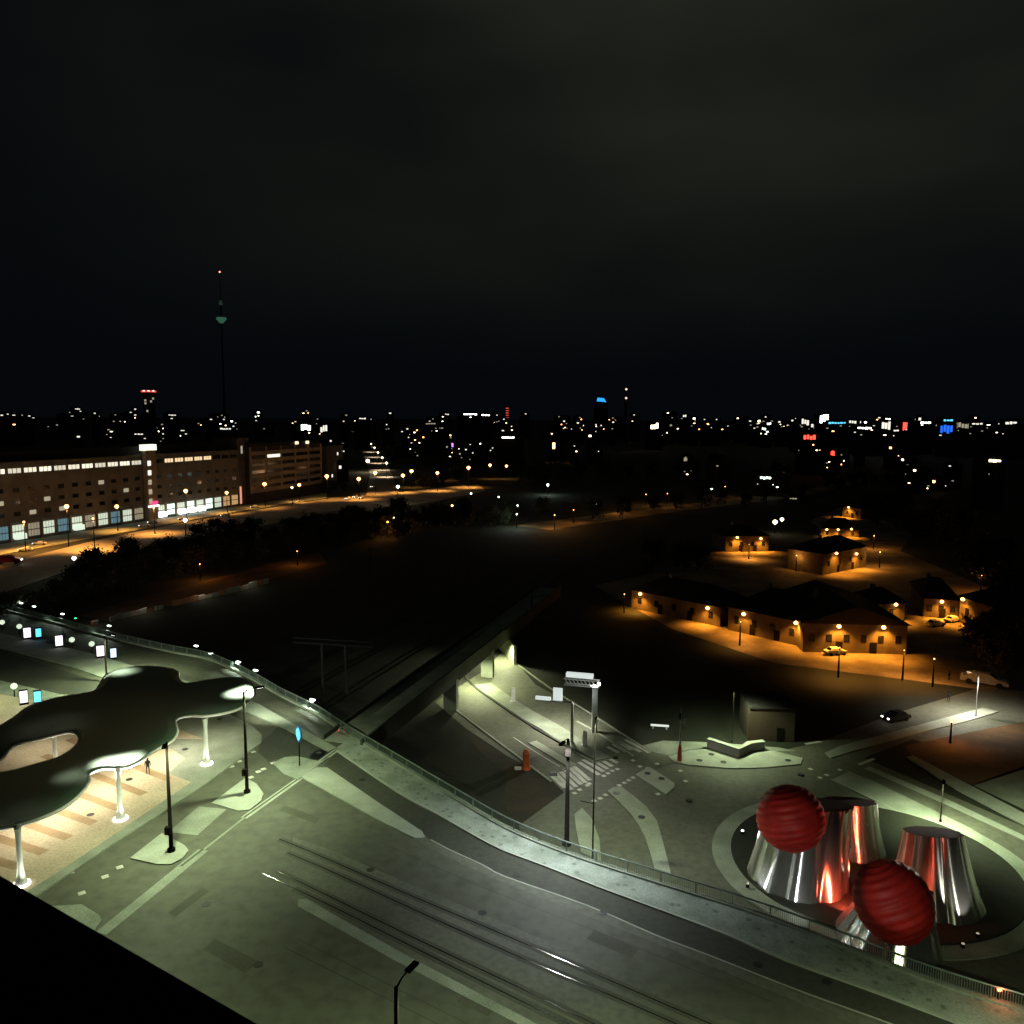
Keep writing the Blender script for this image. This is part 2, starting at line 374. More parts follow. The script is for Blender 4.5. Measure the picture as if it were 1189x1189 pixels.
MB().strip(smooth_path(pxs([(596, 856), (625, 875), (650, 890)], L), 4), .15, L + .016).build('lane_line', paint, kind='structure')
zb = MB()
def stripe(a, b, w=.5): zb.strip([G(*a), G(*b)], w, L + .02)
for a, b in (((641, 901), (656, 915)), ((645, 898), (664, 917)), ((650, 895), (669, 914)), ((655, 893), (675, 911)), ((660, 890), (680, 909)), ((664, 888), (685, 906)),
             ((672, 885), (696, 900)), ((677, 882), (701, 896)), ((682, 879), (706, 893)), ((687, 876), (711, 890)), ((692, 873), (717, 886))): stripe(a, b, .62)
for a, b in (((705, 867), (718, 874)), ((717, 861), (733, 871)), ((717, 861), (744, 873)), ((726, 859), (754, 874)), ((712, 864), (727, 873))): stripe(a, b, .6)
for x, y in [(667, 921), (673, 917), (682, 912), (684, 910), (701, 901), (706, 898), (711, 895), (717, 893), (690, 930), (697, 927), (703, 923), (719, 912), (725, 909), (730, 906), (735, 903), (735, 883), (763, 887), (752, 892), (764, 922), (743, 890), (790, 895), (796, 907), (941, 893), (960, 900), (975, 894), (952, 903)]:
    p = G(x, y); zb.box((p.x, p.y, L + .016), (.55, .55, .012), R(30))
for a, b in (((935, 864), (954, 861)), ((997, 888), (1015, 881)), ((968, 878), (985, 872))): stripe(a, b, .5)
zb.build('crossing_stripes', paint, kind='structure')
low('traffic_island', [(738, 899), (754, 890), (768, 899), (783, 909), (783, 914), (773, 922), (755, 910)], 1, slabs, .13)
low('traffic_island', [(705, 918), (712, 914), (721, 913), (736, 924), (751, 937), (763, 953), (769, 974), (776, 1001), (779, 1014), (760, 1008), (757, 996), (750, 974), (743, 960), (732, 944), (717, 929)], 1, slabs, .13)
low('traffic_island', [(667, 945), (676, 938), (687, 950), (696, 974), (698, 1000), (675, 990), (669, 963)], 1, slabs, .13)
low('seating_island', [(776, 878), (800, 871), (850, 867), (900, 872), (932, 880), (930, 887), (890, 891), (850, 892), (800, 888), (782, 884)], 1, slabs, .14)
low('forecourt', [(735, 868), (770, 860), (830, 862), (905, 868), (925, 872), (900, 872), (850, 866), (800, 870), (776, 877)], 3, concrete)
low('branch_pavement', [(958, 874), (976, 866), (1050, 846), (1110, 830), (1141, 822), (1160, 826), (1120, 838), (1050, 855), (990, 872), (965, 880)], 1, slabs, .12)
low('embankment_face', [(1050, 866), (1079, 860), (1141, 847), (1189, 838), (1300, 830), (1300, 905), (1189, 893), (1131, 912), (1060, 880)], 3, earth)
low('side_walkway', [(1052, 879), (1060, 877), (1120, 908), (1189, 944), (1300, 1010), (1290, 1018), (1189, 958), (1110, 916)], 1, slabs, .14)
low('far_forecourt', [(1129, 911), (1189, 890), (1300, 870), (1300, 1000), (1189, 940)], 3, concrete)
low('roundabout_pavement', [(966, 905), (986, 896), (1012, 906), (1060, 929), (1128, 962), (1189, 1000), (1300, 1075), (1300, 1105), (1189, 1020), (1120, 980), (1060, 950), (1000, 922)], 1, concrete, .12)
low('lane_edge', [(1003, 892), (1010, 890), (1100, 928), (1189, 970), (1189, 976), (1100, 935)], 2, slabs)
MB().strip(smooth_path(pxs([(966, 906), (1060, 952), (1120, 983), (1189, 1024), (1280, 1080)], L), 4), .3, L + .15, L + .004).build('kerb', slabs, kind='structure')
C0 = G(1012, 1004)
def ring(r, n=72, sx=1.0): return [Vector((C0.x + r * math.cos(2 * math.pi * k / n), C0.y + r * sx * math.sin(2 * math.pi * k / n), 0)) for k in range(n)]
RR = (G(1012, 1004) - G(826, 985)).length
MB().prism(ring(RR, sx=.92), L + .004, L + .13).build('roundabout_apron', concrete, kind='structure')
MB().prism(ring(RR - 2.0, sx=.92), L + .132, L + .30).build('roundabout_lawn', grass, kind='structure')
mh = MB()
for x, y in ((752, 899), (768, 905), (716, 922), (745, 950), (812, 884), (826, 877), (840, 886), (915, 884), (800, 930), (1110, 985), (930, 900)):
    p = G(x, y); mh.lathe((p.x, p.y, L + .01), [(.42, 0), (.42, .155)], 14)
mh.build('manhole_covers', MATS['cast_iron'], kind='structure')
# railway cutting
MB().prism([G(330, 700), G(620, 640), G(700, 640), G(560, 780), G(420, 870), G(250, 790)], L + .02, L + .02).build('ballast_bed', ballast, kind='structure')
for a, b in (((300, 800), (600, 655)), ((330, 815), (622, 655)), ((365, 830), (645, 655)), ((405, 850), (665, 658))):
    A, B = G(*a), G(*b); n = (B - A).normalized().cross(Vector((0, 0, 1)))
    for s in (-.72, .72): MB().strip([A + n * s, B + n * s], .1, L + .16, L + .03).build('rail', steel, kind='structure')
# orange-lit street with its pavements on the left and the boulevard
street_px = [(-200, 700), (0, 655), (100, 630), (200, 609), (300, 592), (385, 578), (450, 573), (555, 562), (565, 570), (500, 583), (430, 594), (385, 596), (300, 611), (200, 628), (100, 655), (0, 690), (-200, 760)]
MB().prism(pxs(street_px, L + .03), L + .03, L + .03).build('street', mat('street_asphalt', (.32, .29, .24), .8, (.22, .2, .17), .1), kind='structure')
MB().prism(pxs([(-200, 668), (0, 632), (275, 588), (380, 572), (380, 578), (275, 594), (0, 644), (-200, 684)], L + .15), L + .01, L + .15).build('street_pavement', concrete, kind='structure')
MB().prism(pxs([(412, 499), (416, 499), (430, 515), (446, 533), (456, 553), (464, 575), (424, 580), (430, 550), (421, 525)], L + .06), L + .06, L + .06).build('boulevard', mat('boulevard_asphalt', (.3, .28, .24), .8), kind='structure')
MB().prism(pxs([(690, 680), (760, 665), (830, 640), (950, 640), (1010, 625), (1189, 700), (1300, 760), (1250, 800), (1135, 800), (1060, 790), (900, 770), (780, 730)], L + .02), L + .02, L + .02).build('yard', yardm, kind='structure')
MB().prism(pxs([(940, 605), (985, 585), (1060, 620), (1045, 640), (985, 635)], L + .03), L + .03, L + .03).build('lane', yardm, kind='structure')
MB().prism(pxs([(1030, 520), (1036, 520), (1065, 545), (1090, 562), (1078, 564), (1050, 545)], L + .03), L + .03, L + .03).build('far_road', yardm, kind='structure')
MB().prism(pxs([(595, 610), (700, 597), (800, 585), (930, 570), (1000, 555), (1000, 560), (930, 577), (800, 592), (640, 615)], L + .03), L + .03, L + .03).build('far_street', yardm, kind='structure')

# ------------------------------------------------------------------ black roof under the camera
rz_ = 37.0
e0 = P(-250, 868, rz_); e1 = P(0, 1017, rz_); e2 = P(300, 1190, rz_); e3 = e2 + (e2 - e1) * 1.5
rf = thing('tower_building', 'black flat roof edge of the building the view is taken from', 'building', (0, 0, 0))
corner = [e3, e1 + (e1 - e2) * 1.6]
back = (e2 - e1).normalized().cross(Vector((0, 0, 1)))
if back.y > 0: back = -back
bp = [corner[0], corner[1], corner[1] + back * 25, corner[0] + back * 25]
MB().prism(bp, L, rz_ - .5).build('wall', mat('tower_wall', (.02, .02, .02), .9), rf)
MB().prism([p for p in bp], rz_ - .498, rz_).build('roof', blackm, rf)

# ------------------------------------------------------------------ railing along the deck edge
rl = thing('bridge_railing', 'long dark steel railing along the far edge of the bridge deck', 'railing', (0, 0, 0))
path = [Vector((p.x, p.y, 0)) for p in edge]
def offs(path, d):
    out = []
    for i, p in enumerate(path):
        t = (path[min(i + 1, len(path) - 1)] - path[max(i - 1, 0)]).normalized(); out.append(p + Vector((-t.y, t.x, 0)) * d)
    return out
ri = offs(path, -.25)
if (ri[50] - CAM).length > (path[50] - CAM).length: ri = offs(path, .25)
railm = mat('railing_steel', (.28, .34, .30), .45, (.2, .25, .22), 1, metal=.4)
MB().tube([p + Vector((0, 0, 1.25)) for p in ri], .07, 6).build('handrail', railm, rl)
MB().tube([p + Vector((0, 0, .28)) for p in ri], .03, 5).build('bottom_rail', railm, rl)
cum = [0.0]
for a, b in zip(ri[:-1], ri[1:]): cum.append(cum[-1] + (b - a).length)
def along(d):
    for k in range(len(ri) - 1):
        if cum[k + 1] >= d: return ri[k].lerp(ri[k + 1], (d - cum[k]) / (cum[k + 1] - cum[k]))
    return ri[-1]
nb_ = 84; st_ = cum[-1] / nb_
for k in range(nb_):
    p, q = along(k * st_), along((k + 1) * st_); an = math.atan2((q - p).y, (q - p).x)
    MB().box((p.x, p.y, .78), (.08, .11, 1.0), an).build('post', railm, rl)
    bm_ = MB(); nn_ = int(st_ / .16)
    for j in range(1, nn_): c = p.lerp(q, j / nn_); bm_.box((c.x, c.y, .76), (.035, .02, .96), an)
    bm_.build('bar_panel', railm, rl)
MB().strip(ri, .5, .30, .02).build('plinth', concrete, rl)

# ------------------------------------------------------------------ canopy
cn = thing('stop_canopy', 'dark cloud shaped tram stop roof with glowing white rim on flared white columns', 'canopy', tuple(P(140, 953, .19)))
CL = Vector(cn.location); ZC = 5.5
out_px = [(123, 784), (141, 777), (165, 774), (190, 775), (206, 780), (207, 788), (218, 794), (240, 790), (272, 787), (290, 792), (296, 804), (290, 815), (272, 825), (242, 831), (219, 831), (204, 836), (206, 849), (200, 860), (182, 870), (151, 889), (118, 892), (103, 899), (103, 907), (93, 922), (71, 939), (38, 953), (0, 962), (-50, 965), (-100, 950), (-120, 925), (-100, 895), (-70, 865), (-30, 858), (15, 834), (33, 821), (68, 810), (106, 804), (115, 796)]
hole_px = [(-30, 893), (0, 883), (15, 867), (50, 857), (81, 850), (92, 856), (88, 866), (68, 880), (38, 889), (0, 899)]
op = smooth_path(pxs(out_px, ZC), 4, True); hp = smooth_path(pxs(hole_px, ZC), 4, True)
for l in (op, hp):
    for p in l: p.z = 0
def area2(l): return sum(l[i].x * l[(i + 1) % len(l)].y - l[(i + 1) % len(l)].x * l[i].y for i in range(len(l)))
if area2(op) < 0: op.reverse()
if area2(hp) > 0: hp.reverse()
def inset(l, d):
    n = len(l); out = []
    for i in range(n):
        t = (l[(i + 1) % n] - l[i - 1]); t.z = 0; t.normalize(); out.append(l[i] + Vector((-t.y, t.x, 0)) * d)
    for _ in range(2): out = [(out[i - 1] + out[i] * 2 + out[(i + 1) % n]) / 4 for i in range(n)]
    return out
cm = MB()
def bandm(mb, l1, z1, l2, z2):
    n = len(l1); vs = [(p.x, p.y, z1) for p in l1] + [(p.x, p.y, z2) for p in l2]
    mb.add(vs, [(i, (i + 1) % n, n + (i + 1) % n, n + i) for i in range(n)])
o1, o2 = inset(op, .35), inset(op, .9); h1, h2 = inset(hp, .2), inset(hp, .5)
bandm(cm, op, ZC, o1, ZC + .22); bandm(cm, o1, ZC + .22, o2, ZC + .36)
bandm(cm, hp, ZC, h1, ZC + .22); bandm(cm, h1, ZC + .22, h2, ZC + .36)
cm.prism(o2, ZC + .36, ZC + .36, [h2])
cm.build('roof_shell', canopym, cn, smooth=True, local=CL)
rim = MB()
for l in (op, hp):
    pts = l + [l[0]]
    rim.tube([Vector((p.x, p.y, ZC - .04)) for p in pts], .16, 6)
rim.build('rim', whitepaint, cn, smooth=True, local=CL)
def column(px, py, far=False):
    b = P(px, py, .19)
    c = MB().lathe((b.x, b.y, .19), [(.62, 0), (.55, .12), (.40, .5), (.28, 1.1), (.23, 2), (.22, 4.4), (.26, 5.0), (.36, 5.4)], 20).build('column', whitepaint, cn, smooth=True, local=CL)
    r_ = MB().lathe((b.x, b.y, .19), [(.62, 0.0), (.66, .02), (.66, .14), (.56, .14)], 20).build('floor_light', e_white, cn, local=CL)
    return b
cols = [column(240, 887), column(140, 951), column(25, 1027), column(66, 900)]
for i, b in enumerate(cols):
    for dx, dy in ((.95, -.55), (-.95, -.55), (0, 1.1)):
        o = light('SPOT', Vector((b.x + dx, b.y + dy, .35)) - CL, 420, (.92, 1, .80), cn, R(95), .1, Vector((b.x, b.y, 6)) - CL, .9)
# downlights added under the roof to brighten the tan paving
for px, py, pw in ((110, 920, 2800), (200, 875, 1700), (40, 965, 2400), (250, 860, 700), (75, 940, 2000), (20, 845, 900), (160, 895, 1500), (48, 872, 1200), (205, 885, 1800)):
    q = P(px, py, .2); light('SPOT', Vector((q.x, q.y, 5.2)) - CL, pw * .72, (1, .92, .70), cn, R(140), .3, Vector((q.x, q.y, 0)) - CL, .9)
for px, py, cpw in ((290, 804, 12000), (279, 808, 9000), (150, 886, 7000), (128, 890, 7000), (141, 783, 2500), (85, 905, 300)):
    q = P(px, py, ZC); light('SPOT', Vector((q.x - .2, q.y, 3.4)) - CL, cpw * 7, (.85, 1, .80), cn, R(95), .2, Vector((q.x, q.y, ZC)) - CL, 1)  # bare spots added below the shell to make the lobe rims glow
for (px, py), tg, pw in (((288, 795), (335, 822), 4500), ((222, 788), (262, 778), 7000), ((125, 790), (70, 762), 6000), ((60, 815), (10, 775), 4000)):
    q = P(px, py, ZC); o_ = light('SPOT', Vector((q.x, q.y, 5.0)) - CL, pw, (.9, 1, .72), cn, R(110), .2, P(tg[0], tg[1], 0) - CL, .9)  # spots added under the rear roof edge to light platform and roadway
# ------------------------------------------------------------------ lamp masts
def lamp(name, label, base, h, power, col, arm=(1, 0), al=1.4, heads=1, pm=darkpaint, r0=.16, cat='street lamp', group=None, box=None, hs=1.0, size=R(146)):
    t = thing(name, label, cat, tuple(base), 0, group)
    MB().lathe((0, 0, 0), [(r0 * 1.8, 0), (r0 * 1.8, .25), (r0, .35), (r0 * .8, h * .5), (r0 * .55, h)], 10).build('pole', pm, t, smooth=True)
    for k in range(heads):
        d = Vector((arm[0], arm[1], 0)).normalized()
        if k: d = -d
        MB().tube([(0, 0, h - .1), tuple(d * al * .5 + Vector((0, 0, h + .2))), tuple(d * al + Vector((0, 0, h + .25)))], [.07, .055, .05], 6).build('arm', pm, t)
        c = d * (al + .35 * hs) + Vector((0, 0, h + .25)); an = math.atan2(d.y, d.x)
        MB().box(c, (.9 * hs, .34 * hs, .14), an).box(c + Vector((0, 0, .09)), (.6 * hs, .22 * hs, .06), an).build('lamp_head', pm, t)
        MB().box(c - Vector((0, 0, .085)), (.6 * hs, .24 * hs, .02), an).build('lens', e_white, t)
        light('SPOT', c - Vector((0, 0, .16)), power, col, t, size, .25, c - Vector((0, 0, 5)), .5)
    if box: MB().box((-.05, -r0 - .2, box), (.5, .4, .7)).build('control_box', pm, t)
    return t
DW = (.84, 1, .60); PW = 7000
a = P(199, 988, .13); lamp('lamp_mast', 'tall dark mast standing on the pale island in front of the middle canopy column', a, height_to(a, 862), PW, DW, (.3, -1), 1.2, box=2.2, r0=.2, cat='lamp mast')
a = P(287, 920, .13); lamp('lamp_mast', 'tall dark mast with a short arm beside the right lobe of the canopy', a, height_to(a, 803), PW * 1.7, DW, (1, .5), 1.3, box=2.4, r0=.2, cat='lamp mast')
a = P(658, 981, .12); t = lamp('lamp_mast', 'tall dark mast on the pavement by the bridge railing near the bright spot', a, height_to(a, 858), PW * 1.3, (.88, .96, 1), (-.4, -1), 1.4, box=9.3, r0=.24, cat='lamp mast')
MB().tube([(0, 0, 7.5), (-1.2, .2, 7.0)], .05, 5).build('arm', darkpaint, t); MB().box((-1.3, .2, 6.9), (.7, .35, .3)).build('traffic_head', darkpaint, t)
a = P(462, 1331, 0); lamp('lamp_mast', 'nearest dark street lamp with bent arm rising from the bottom of the picture', a, height_to(a, 1146), PW * .8, DW, (.5, .9), 1.1, r0=.2, cat='lamp mast')
for px, py, pw in ((1350, 1470, 1.7), (50, 1300, .7), (-60, 830, .8), (830, 1480, 1.7)):  # masts out of view, added to carry the light level on the deck
    a = P(px, py, 0); lamp('lamp_mast', {1350: 'added dark lamp mast at the right hand end of the bridge', 50: 'added dark lamp mast in front of the black roof', -60: 'added dark lamp mast left of the canopy', 830: 'added dark lamp mast below the picture beside the tram rails'}[px], a, 10.3, PW * pw, DW, (0, 1), 1.2, cat='lamp mast')
a = P(124, 790, .16); lamp('lamp_mast', 'added dark lamp mast on the rear platform beside the lit machines', a, height_to(a, 738), PW * 1.7, DW, (1, -.2), 1.2, cat='lamp mast')  # mast added to light the rear platform
# lower streets
a = G(688, 1003); t = lamp('traffic_mast', 'slim dark traffic signal mast with two side arms at the crosswalk', a, height_to(a, 838), 6500, DW, (.3, .9), .25, r0=.09, cat='signal mast', hs=.5)
MB().tube([(0, 0, 11.2), (1.9, .3, 11.5)], .04, 5).build('arm', darkpaint, t); MB().box((2.2, .3, 11.5), (.5, .25, .25)).build('traffic_head', darkpaint, t)
MB().tube([(0, 0, 6.6), (-1.4, 0, 6.9)], .04, 5).build('arm', darkpaint, t)
a = G(1092, 955); lamp('lamp_mast', 'slim lamp mast on the pavement behind the right hand steel cones', a, height_to(a, 905), 7000, DW, (-.5, -1), 1.0, pm=darkpaint, r0=.08, cat='lamp mast')
a = G(1133, 832); lamp('lamp_mast', 'slim lamp mast by the white parked vehicle at the upper right road', a, height_to(a, 783), 8000, (1, .95, .78), (-1, .6), 1.0, pm=galv, r0=.09, cat='lamp mast')
a = G(1300, 1000); lamp('lamp_mast', 'added lamp mast right of the roundabout', a, 9, 11000, DW, (-1, 0), 1.0, pm=galv, r0=.09, cat='lamp mast')  # mast out of view, added to brighten the right side
a = G(850, 862); lamp('lamp_mast', 'added slim lamp mast behind the zigzag bench', a, 8, 6500, DW, (0, -1), 1.0, pm=darkpaint, r0=.05, cat='lamp mast')  # mast added to light the seating island
a = G(803, 985); lamp('lamp_mast', 'slim lamp mast at the left edge of the roundabout', a, 0.01 + 8.5, 1300, DW, (1, 0.2), 1.0, pm=galv, r0=.05, cat='lamp mast') if False else None

# mast with orange foot
a = G(789, 884); a.z += .14
t = thing('signal_post', 'pale post with signs and an orange wrapped foot on the seating island', 'signal post', tuple(a))
h = height_to(a, 822)
MB().lathe((0, 0, 0), [(.13, 0), (.1, h * .5), (.08, h)], 8).build('pole', galv, t)
MB().lathe((0, 0, 0), [(.32, 0), (.34, .3), (.25, 1.7), (.16, 2.2)], 10).build('foot_cover', orangep, t)
MB().box((.55, 0, h * .72), (.5, .12, 1.1)).box((.3, 0, h * .72), (.3, .05, .06)).build('sign', galv, t)
MB().box((-.12, -.1, h * .85), (.25, .2, .9)).build('traffic_head', darkpaint, t)

# gantries
a = G(664, 862); hh = height_to(a, 816)
t = thing('sign_gantry', 'pale cantilever gantry carrying a white sign panel over the underpass road', 'gantry', tuple(a))
e = G(622, 868)
tip = PD(622, 829, math.hypot(a.x, a.y) + 1.0)
w = Vector((tip.x - a.x, tip.y - a.y, 0))
e_pan = emit('sign_glow', (.86, .95, .9), .75)
MB().lathe((0, 0, 0), [(.28, 0), (.22, .2), (.2, hh)], 8).build('post', whitepaint, t)
MB().tube([(0, 0, hh), (w.x, w.y, hh)], .2, 4).build('beam', whitepaint, t)
an = math.atan2(w.y, w.x)
MB().box((w.x * .4, w.y * .4, hh + 1.05), (1.35, .15, 1.9), an).build('sign_panel', e_pan, t)
MB().box((w.x * .8, w.y * .8, hh + .3), (2.2, .5, .4), an).build('light_bar', e_pan, t)
a = G(690, 850); hh = height_to(a, 797)
t = thing('sign_gantry', 'thick posted lit gantry with a box truss behind the white sign panel', 'gantry', tuple(a))
MB().box((0, 0, hh / 2), (.75, .75, hh)).build('post', whitepaint, t)
w2 = w.normalized() * 4.6
tr = MB()
for dz in (0, .9):
    for dn in (-.4, .4):
        n = Vector((-w2.y, w2.x, 0)).normalized() * dn
        tr.tube([(n.x - w2.x * .15, n.y - w2.y * .15, hh + dz), (n.x + w2.x, n.y + w2.y, hh + dz)], .08, 4)
for k in range(8):
    f = k / 8; tr.tube([(w2.x * f, w2.y * f, hh), (w2.x * (f + .125), w2.y * (f + .125), hh + .9)], .05, 4)
tr.build('truss', whitepaint, t)
MB().box((w2.x * .5, w2.y * .5, hh + 1.5), (4.0, .9, .55), an).build('sign_box', e_pan, t)
MB().box((-w2.x * .12, -w2.y * .12, hh + .45), (.4, .4, .3), an).build('lamp_head', e_white, t)
light('POINT', (-1.5, -1.5, hh - 1.0), 60, (.9, 1, 1), t)
light('SPOT', (0, 0, hh + .2), 15000, (1, 1, .82), t, R(150), .2, (-w.x * .1 - 1.5, -4, 0), .6)
light('SPOT', (w2.x, w2.y, hh - .2), 6000, (1, 1, .78), t, R(150), .2, (w2.x * 1.5, w2.y * 1.5 + 1, 0), .6)

# ------------------------------------------------------------------ dark side bridge
A = P(418, 866, 0); B = P(642, 690, 0); d = (B - A).normalized(); n = Vector((-d.y, d.x, 0))
if n.y < 0: n = -n
t = thing('side_bridge', 'dark unlit bridge crossing over the bright underpass road', 'bridge', tuple(A))
B2 = B + d * 6
dim = mat('shaded_concrete', (.07, .08, .055), .9, (.05, .055, .04), .2)  # parapet concrete darkened in its colour so it looks unlit
MB().prism([A, B2, B2 + n * 5, A + n * 5], -1.2, .1).build('deck', concrete, t, local=A)
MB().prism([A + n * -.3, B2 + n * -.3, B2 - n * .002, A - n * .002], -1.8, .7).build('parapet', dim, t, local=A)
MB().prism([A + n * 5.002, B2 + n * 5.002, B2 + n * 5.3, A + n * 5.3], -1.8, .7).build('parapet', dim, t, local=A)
for px, py in ((523, 826), (566, 788)):
    q = G(px, py); MB().box((q.x, q.y + 1, (L - 1.2) / 2), (.9, 2.2, -1.2 - L), math.atan2(d.y, d.x)).build('pier', concrete, t, local=A)
# retaining walls of the underpass
rw = thing('retaining_wall', 'pale lit retaining wall on the far side of the underpass road beneath the dark bridge', 'wall', tuple(G(596, 765)))
MB().strip(pxs([(568, 742), (590, 762), (598, 772)], L), .5, L + 3.6, L).build('panel', mat('pale_wall', (.55, .58, .38), .8, (.4, .43, .28), .5), rw, local=G(596, 765))
under = thing('wall_light', 'small bright lamp fixed under the dark bridge by the pier', 'lamp', tuple(PD(558, 768, 150)))
MB().lathe((0, 0, 0), [(.1, -.15), (.25, -.1), (.25, .1), (.1, .15)], 8).build('globe', e_white, under)
q = G(552, 800); light('SPOT', Vector((q.x, q.y, -1.9)) - Vector(under.location), 5500, (.93, 1, .55), under, R(165), .3, Vector((q.x, q.y, -8)) - Vector(under.location), .4)
q = G(570, 775); light('SPOT', Vector((q.x + 2, q.y + 3, -1.9)) - Vector(under.location), 6500, (.93, 1, .55), under, R(165), .3, Vector((q.x, q.y, -8)) - Vector(under.location), .4)

galv_ = galv; galv = mat('shaded_mast', (.014, .016, .014), .9, coord='obj')  # dark stand-in for the steel, shade put into the colour to keep masts faint
# catenary portals
def portal(x0, x1, py, ptop, label):
    a, b = G(x0, py), G(x1, py + 2); h = height_to(a, ptop)
    t = thing('catenary_portal', label, 'catenary mast', tuple(a))
    for q in (a, b): MB().box((q.x - a.x, q.y - a.y, h / 2), (.35, .35, h)).build('post', galv, t)
    w = b - a; e = w.normalized() * 5
    MB().tube([(-e.x, -e.y, h), (w.x + e.x, w.y + e.y, h)], .15, 4).tube([(-e.x, -e.y, h + .8), (w.x + e.x, w.y + e.y, h + .8)], .1, 4).build('crossbeam', galv, t)
portal(375, 402, 812, 748, 'faint double posted catenary portal beyond the railing')
def cmast(px, py, ptop, label):
    a = G(px, py); h = height_to(a, ptop); t = thing('catenary_mast', label, 'catenary mast', tuple(a))
    MB().box((0, 0, h / 2), (.4, .4, h)).build('post', galv, t); MB().tube([(0, 0, h - .6), (3.5, .4, h - .2)], .08, 4).build('bracket', galv, t)
cmast(525, 722, 672, 'faint catenary mast left of the far end of the dark bridge')
cmast(617, 742, 690, 'faint catenary mast beside the dark bridge end')
cmast(430, 672, 636, 'faint distant catenary mast above the tracks')

galv = galv_
# ------------------------------------------------------------------ lit boxes of the rear platform
def machine(px, py, w, h, em, nm, label, cat, z=.17):
    a = P(px, py, z); an = math.atan2(a.x, -a.y) * 1.0
    t = thing(nm, label, cat, tuple(a), math.atan2(-a.x, a.y))
    MB().box((0, 0, h / 2 + .1), (w, .35, h + .2)).build('housing', darkpaint, t)
    MB().box((0, -.19, h / 2 + .2), (w * .84, .03, h * .86)).build('screen', em, t)
    return t
for px, lab in ((32, 'bright white advertising pillar on the rear platform, left of the middle one'), (69, 'bright white advertising pillar in the middle of the rear platform'), (117, 'bright white advertising pillar at the right end of the rear platform')):
    machine(px, 742 + (px - 32) * .255, 1.3, 2.0, e_pink, 'advertising_pillar', lab, 'advertising pillar')
machine(28, 818, 1.1, 1.9, e_pink, 'advertising_pillar', 'pinkish white advertising pillar behind the canopy on the near platform', 'advertising pillar')
for px, py, lab in ((45, 741, 'blue lit ticket machine at the left end of the rear platform'), (132, 765, 'blue lit ticket machine at the right end of the rear platform'), (44, 817, 'blue lit ticket machine beside the pinkish pillar')):
    machine(px, py, 1.0, 1.7, e_cyan if px != 132 else emit('screen_lilac', (.6, .75, 1), 1.5), 'ticket_machine', lab, 'ticket machine')
for px, py, lab in ((3, 732, 'small round clock light at the left picture edge on the rear platform'), (23, 737, 'small round clock light left of the first white pillar'), (84, 753, 'small round clock light right of the middle white pillar'), (107, 758, 'small round clock light left of the right hand white pillar'), (17, 809, 'small round clock light left of the pinkish pillar')):
    a = P(px, py, .17); t = thing('platform_light', lab, 'platform light', tuple(a))
    MB().lathe((0, 0, 0), [(.09, 0), (.07, 1.1)], 8).build('post', darkpaint, t)
    MB().lathe((0, 0, 1.1), [(.1, 0), (.38, .18), (.46, .45), (.38, .72), (.1, .9)], 12).build('globe', emit('globe_dim', (.85, 1, .75), .85), t, smooth=True)
# little lights on the railing
for px, py, lab in ((25, 706, 'white light on the railing at the far left'), (27 + 13, 710, 'small white light on the railing just right of the far left one'), (73, 719, 'white light on the railing left of the green one'), (127, 733, 'white light on the railing above the right hand machines'), (245, 766, 'small white light on the railing above the canopy bay'), (277, 776, 'white light on the railing above the right canopy lobe'), (297, 786, 'white light on the railing above the mast arm'), (363, 821, 'bright white light on the railing near the bicycle'), (228, 757, 'faint white light on the railing above the canopy notch'), (88, 724, 'small green light on the railing')):
    a = P(px, py, 0); t = thing('railing_light', lab, 'railing light', tuple(a))
    MB().box((0, 0, .5), (.08, .08, 1.0)).build('post', darkpaint, t)
    MB().box((0, 0, 1.05), (.75 if px != 88 else .3, .3, .16), R(-30)).build('lamp_head', e_green if px == 88 else e_greenw, t)
    if px in (25, 73, 127, 277, 363): light('SPOT', (0, -.6, 1.6), 900, GREENW, t, R(150), .1, (0, -1.5, 0), .7)
# blue sign
a = P(348, 889, .12); t = thing('blue_sign', 'bright blue lens shaped sign on a thin dark post by the expansion joint', 'sign', tuple(a), R(-52))
hb = height_to(a, 862)
MB().lathe((0, 0, 0), [(.08, 0), (.06, hb + .4)], 8).build('post', darkpaint, t)
ln = [(.72 * math.sin(k / 9 * math.pi) ** .8 * s, k / 9 * 2.0) for s, rg in ((1, range(0, 9)), (-1, range(9, 0, -1))) for k in rg]
def lens(mb, sc_, y0, y1):
    vs = [(x * sc_ , y, hb + 1.0 + (z - 1.0) * sc_) for y in (y0, y1) for x, z in ln]; k = len(ln)
    mb.add(vs, [tuple(range(k)), tuple(range(2 * k - 1, k - 1, -1))] + [(i, k + i, k + (i + 1) % k, (i + 1) % k) for i in range(k)])
b_ = MB(); lens(b_, 1.0, -.08, .08); b_.build('frame', mat('blue_frame', (.02, .08, .3), .4, coord='obj'), t)
b_ = MB(); lens(b_, .78, -.12, .12); b_.build('panel', emit('panel_cyan', (.1, .68, 1), 1.3), t)
light('POINT', (0, -.8, hb + 1), 30, (.2, .5, 1), t)

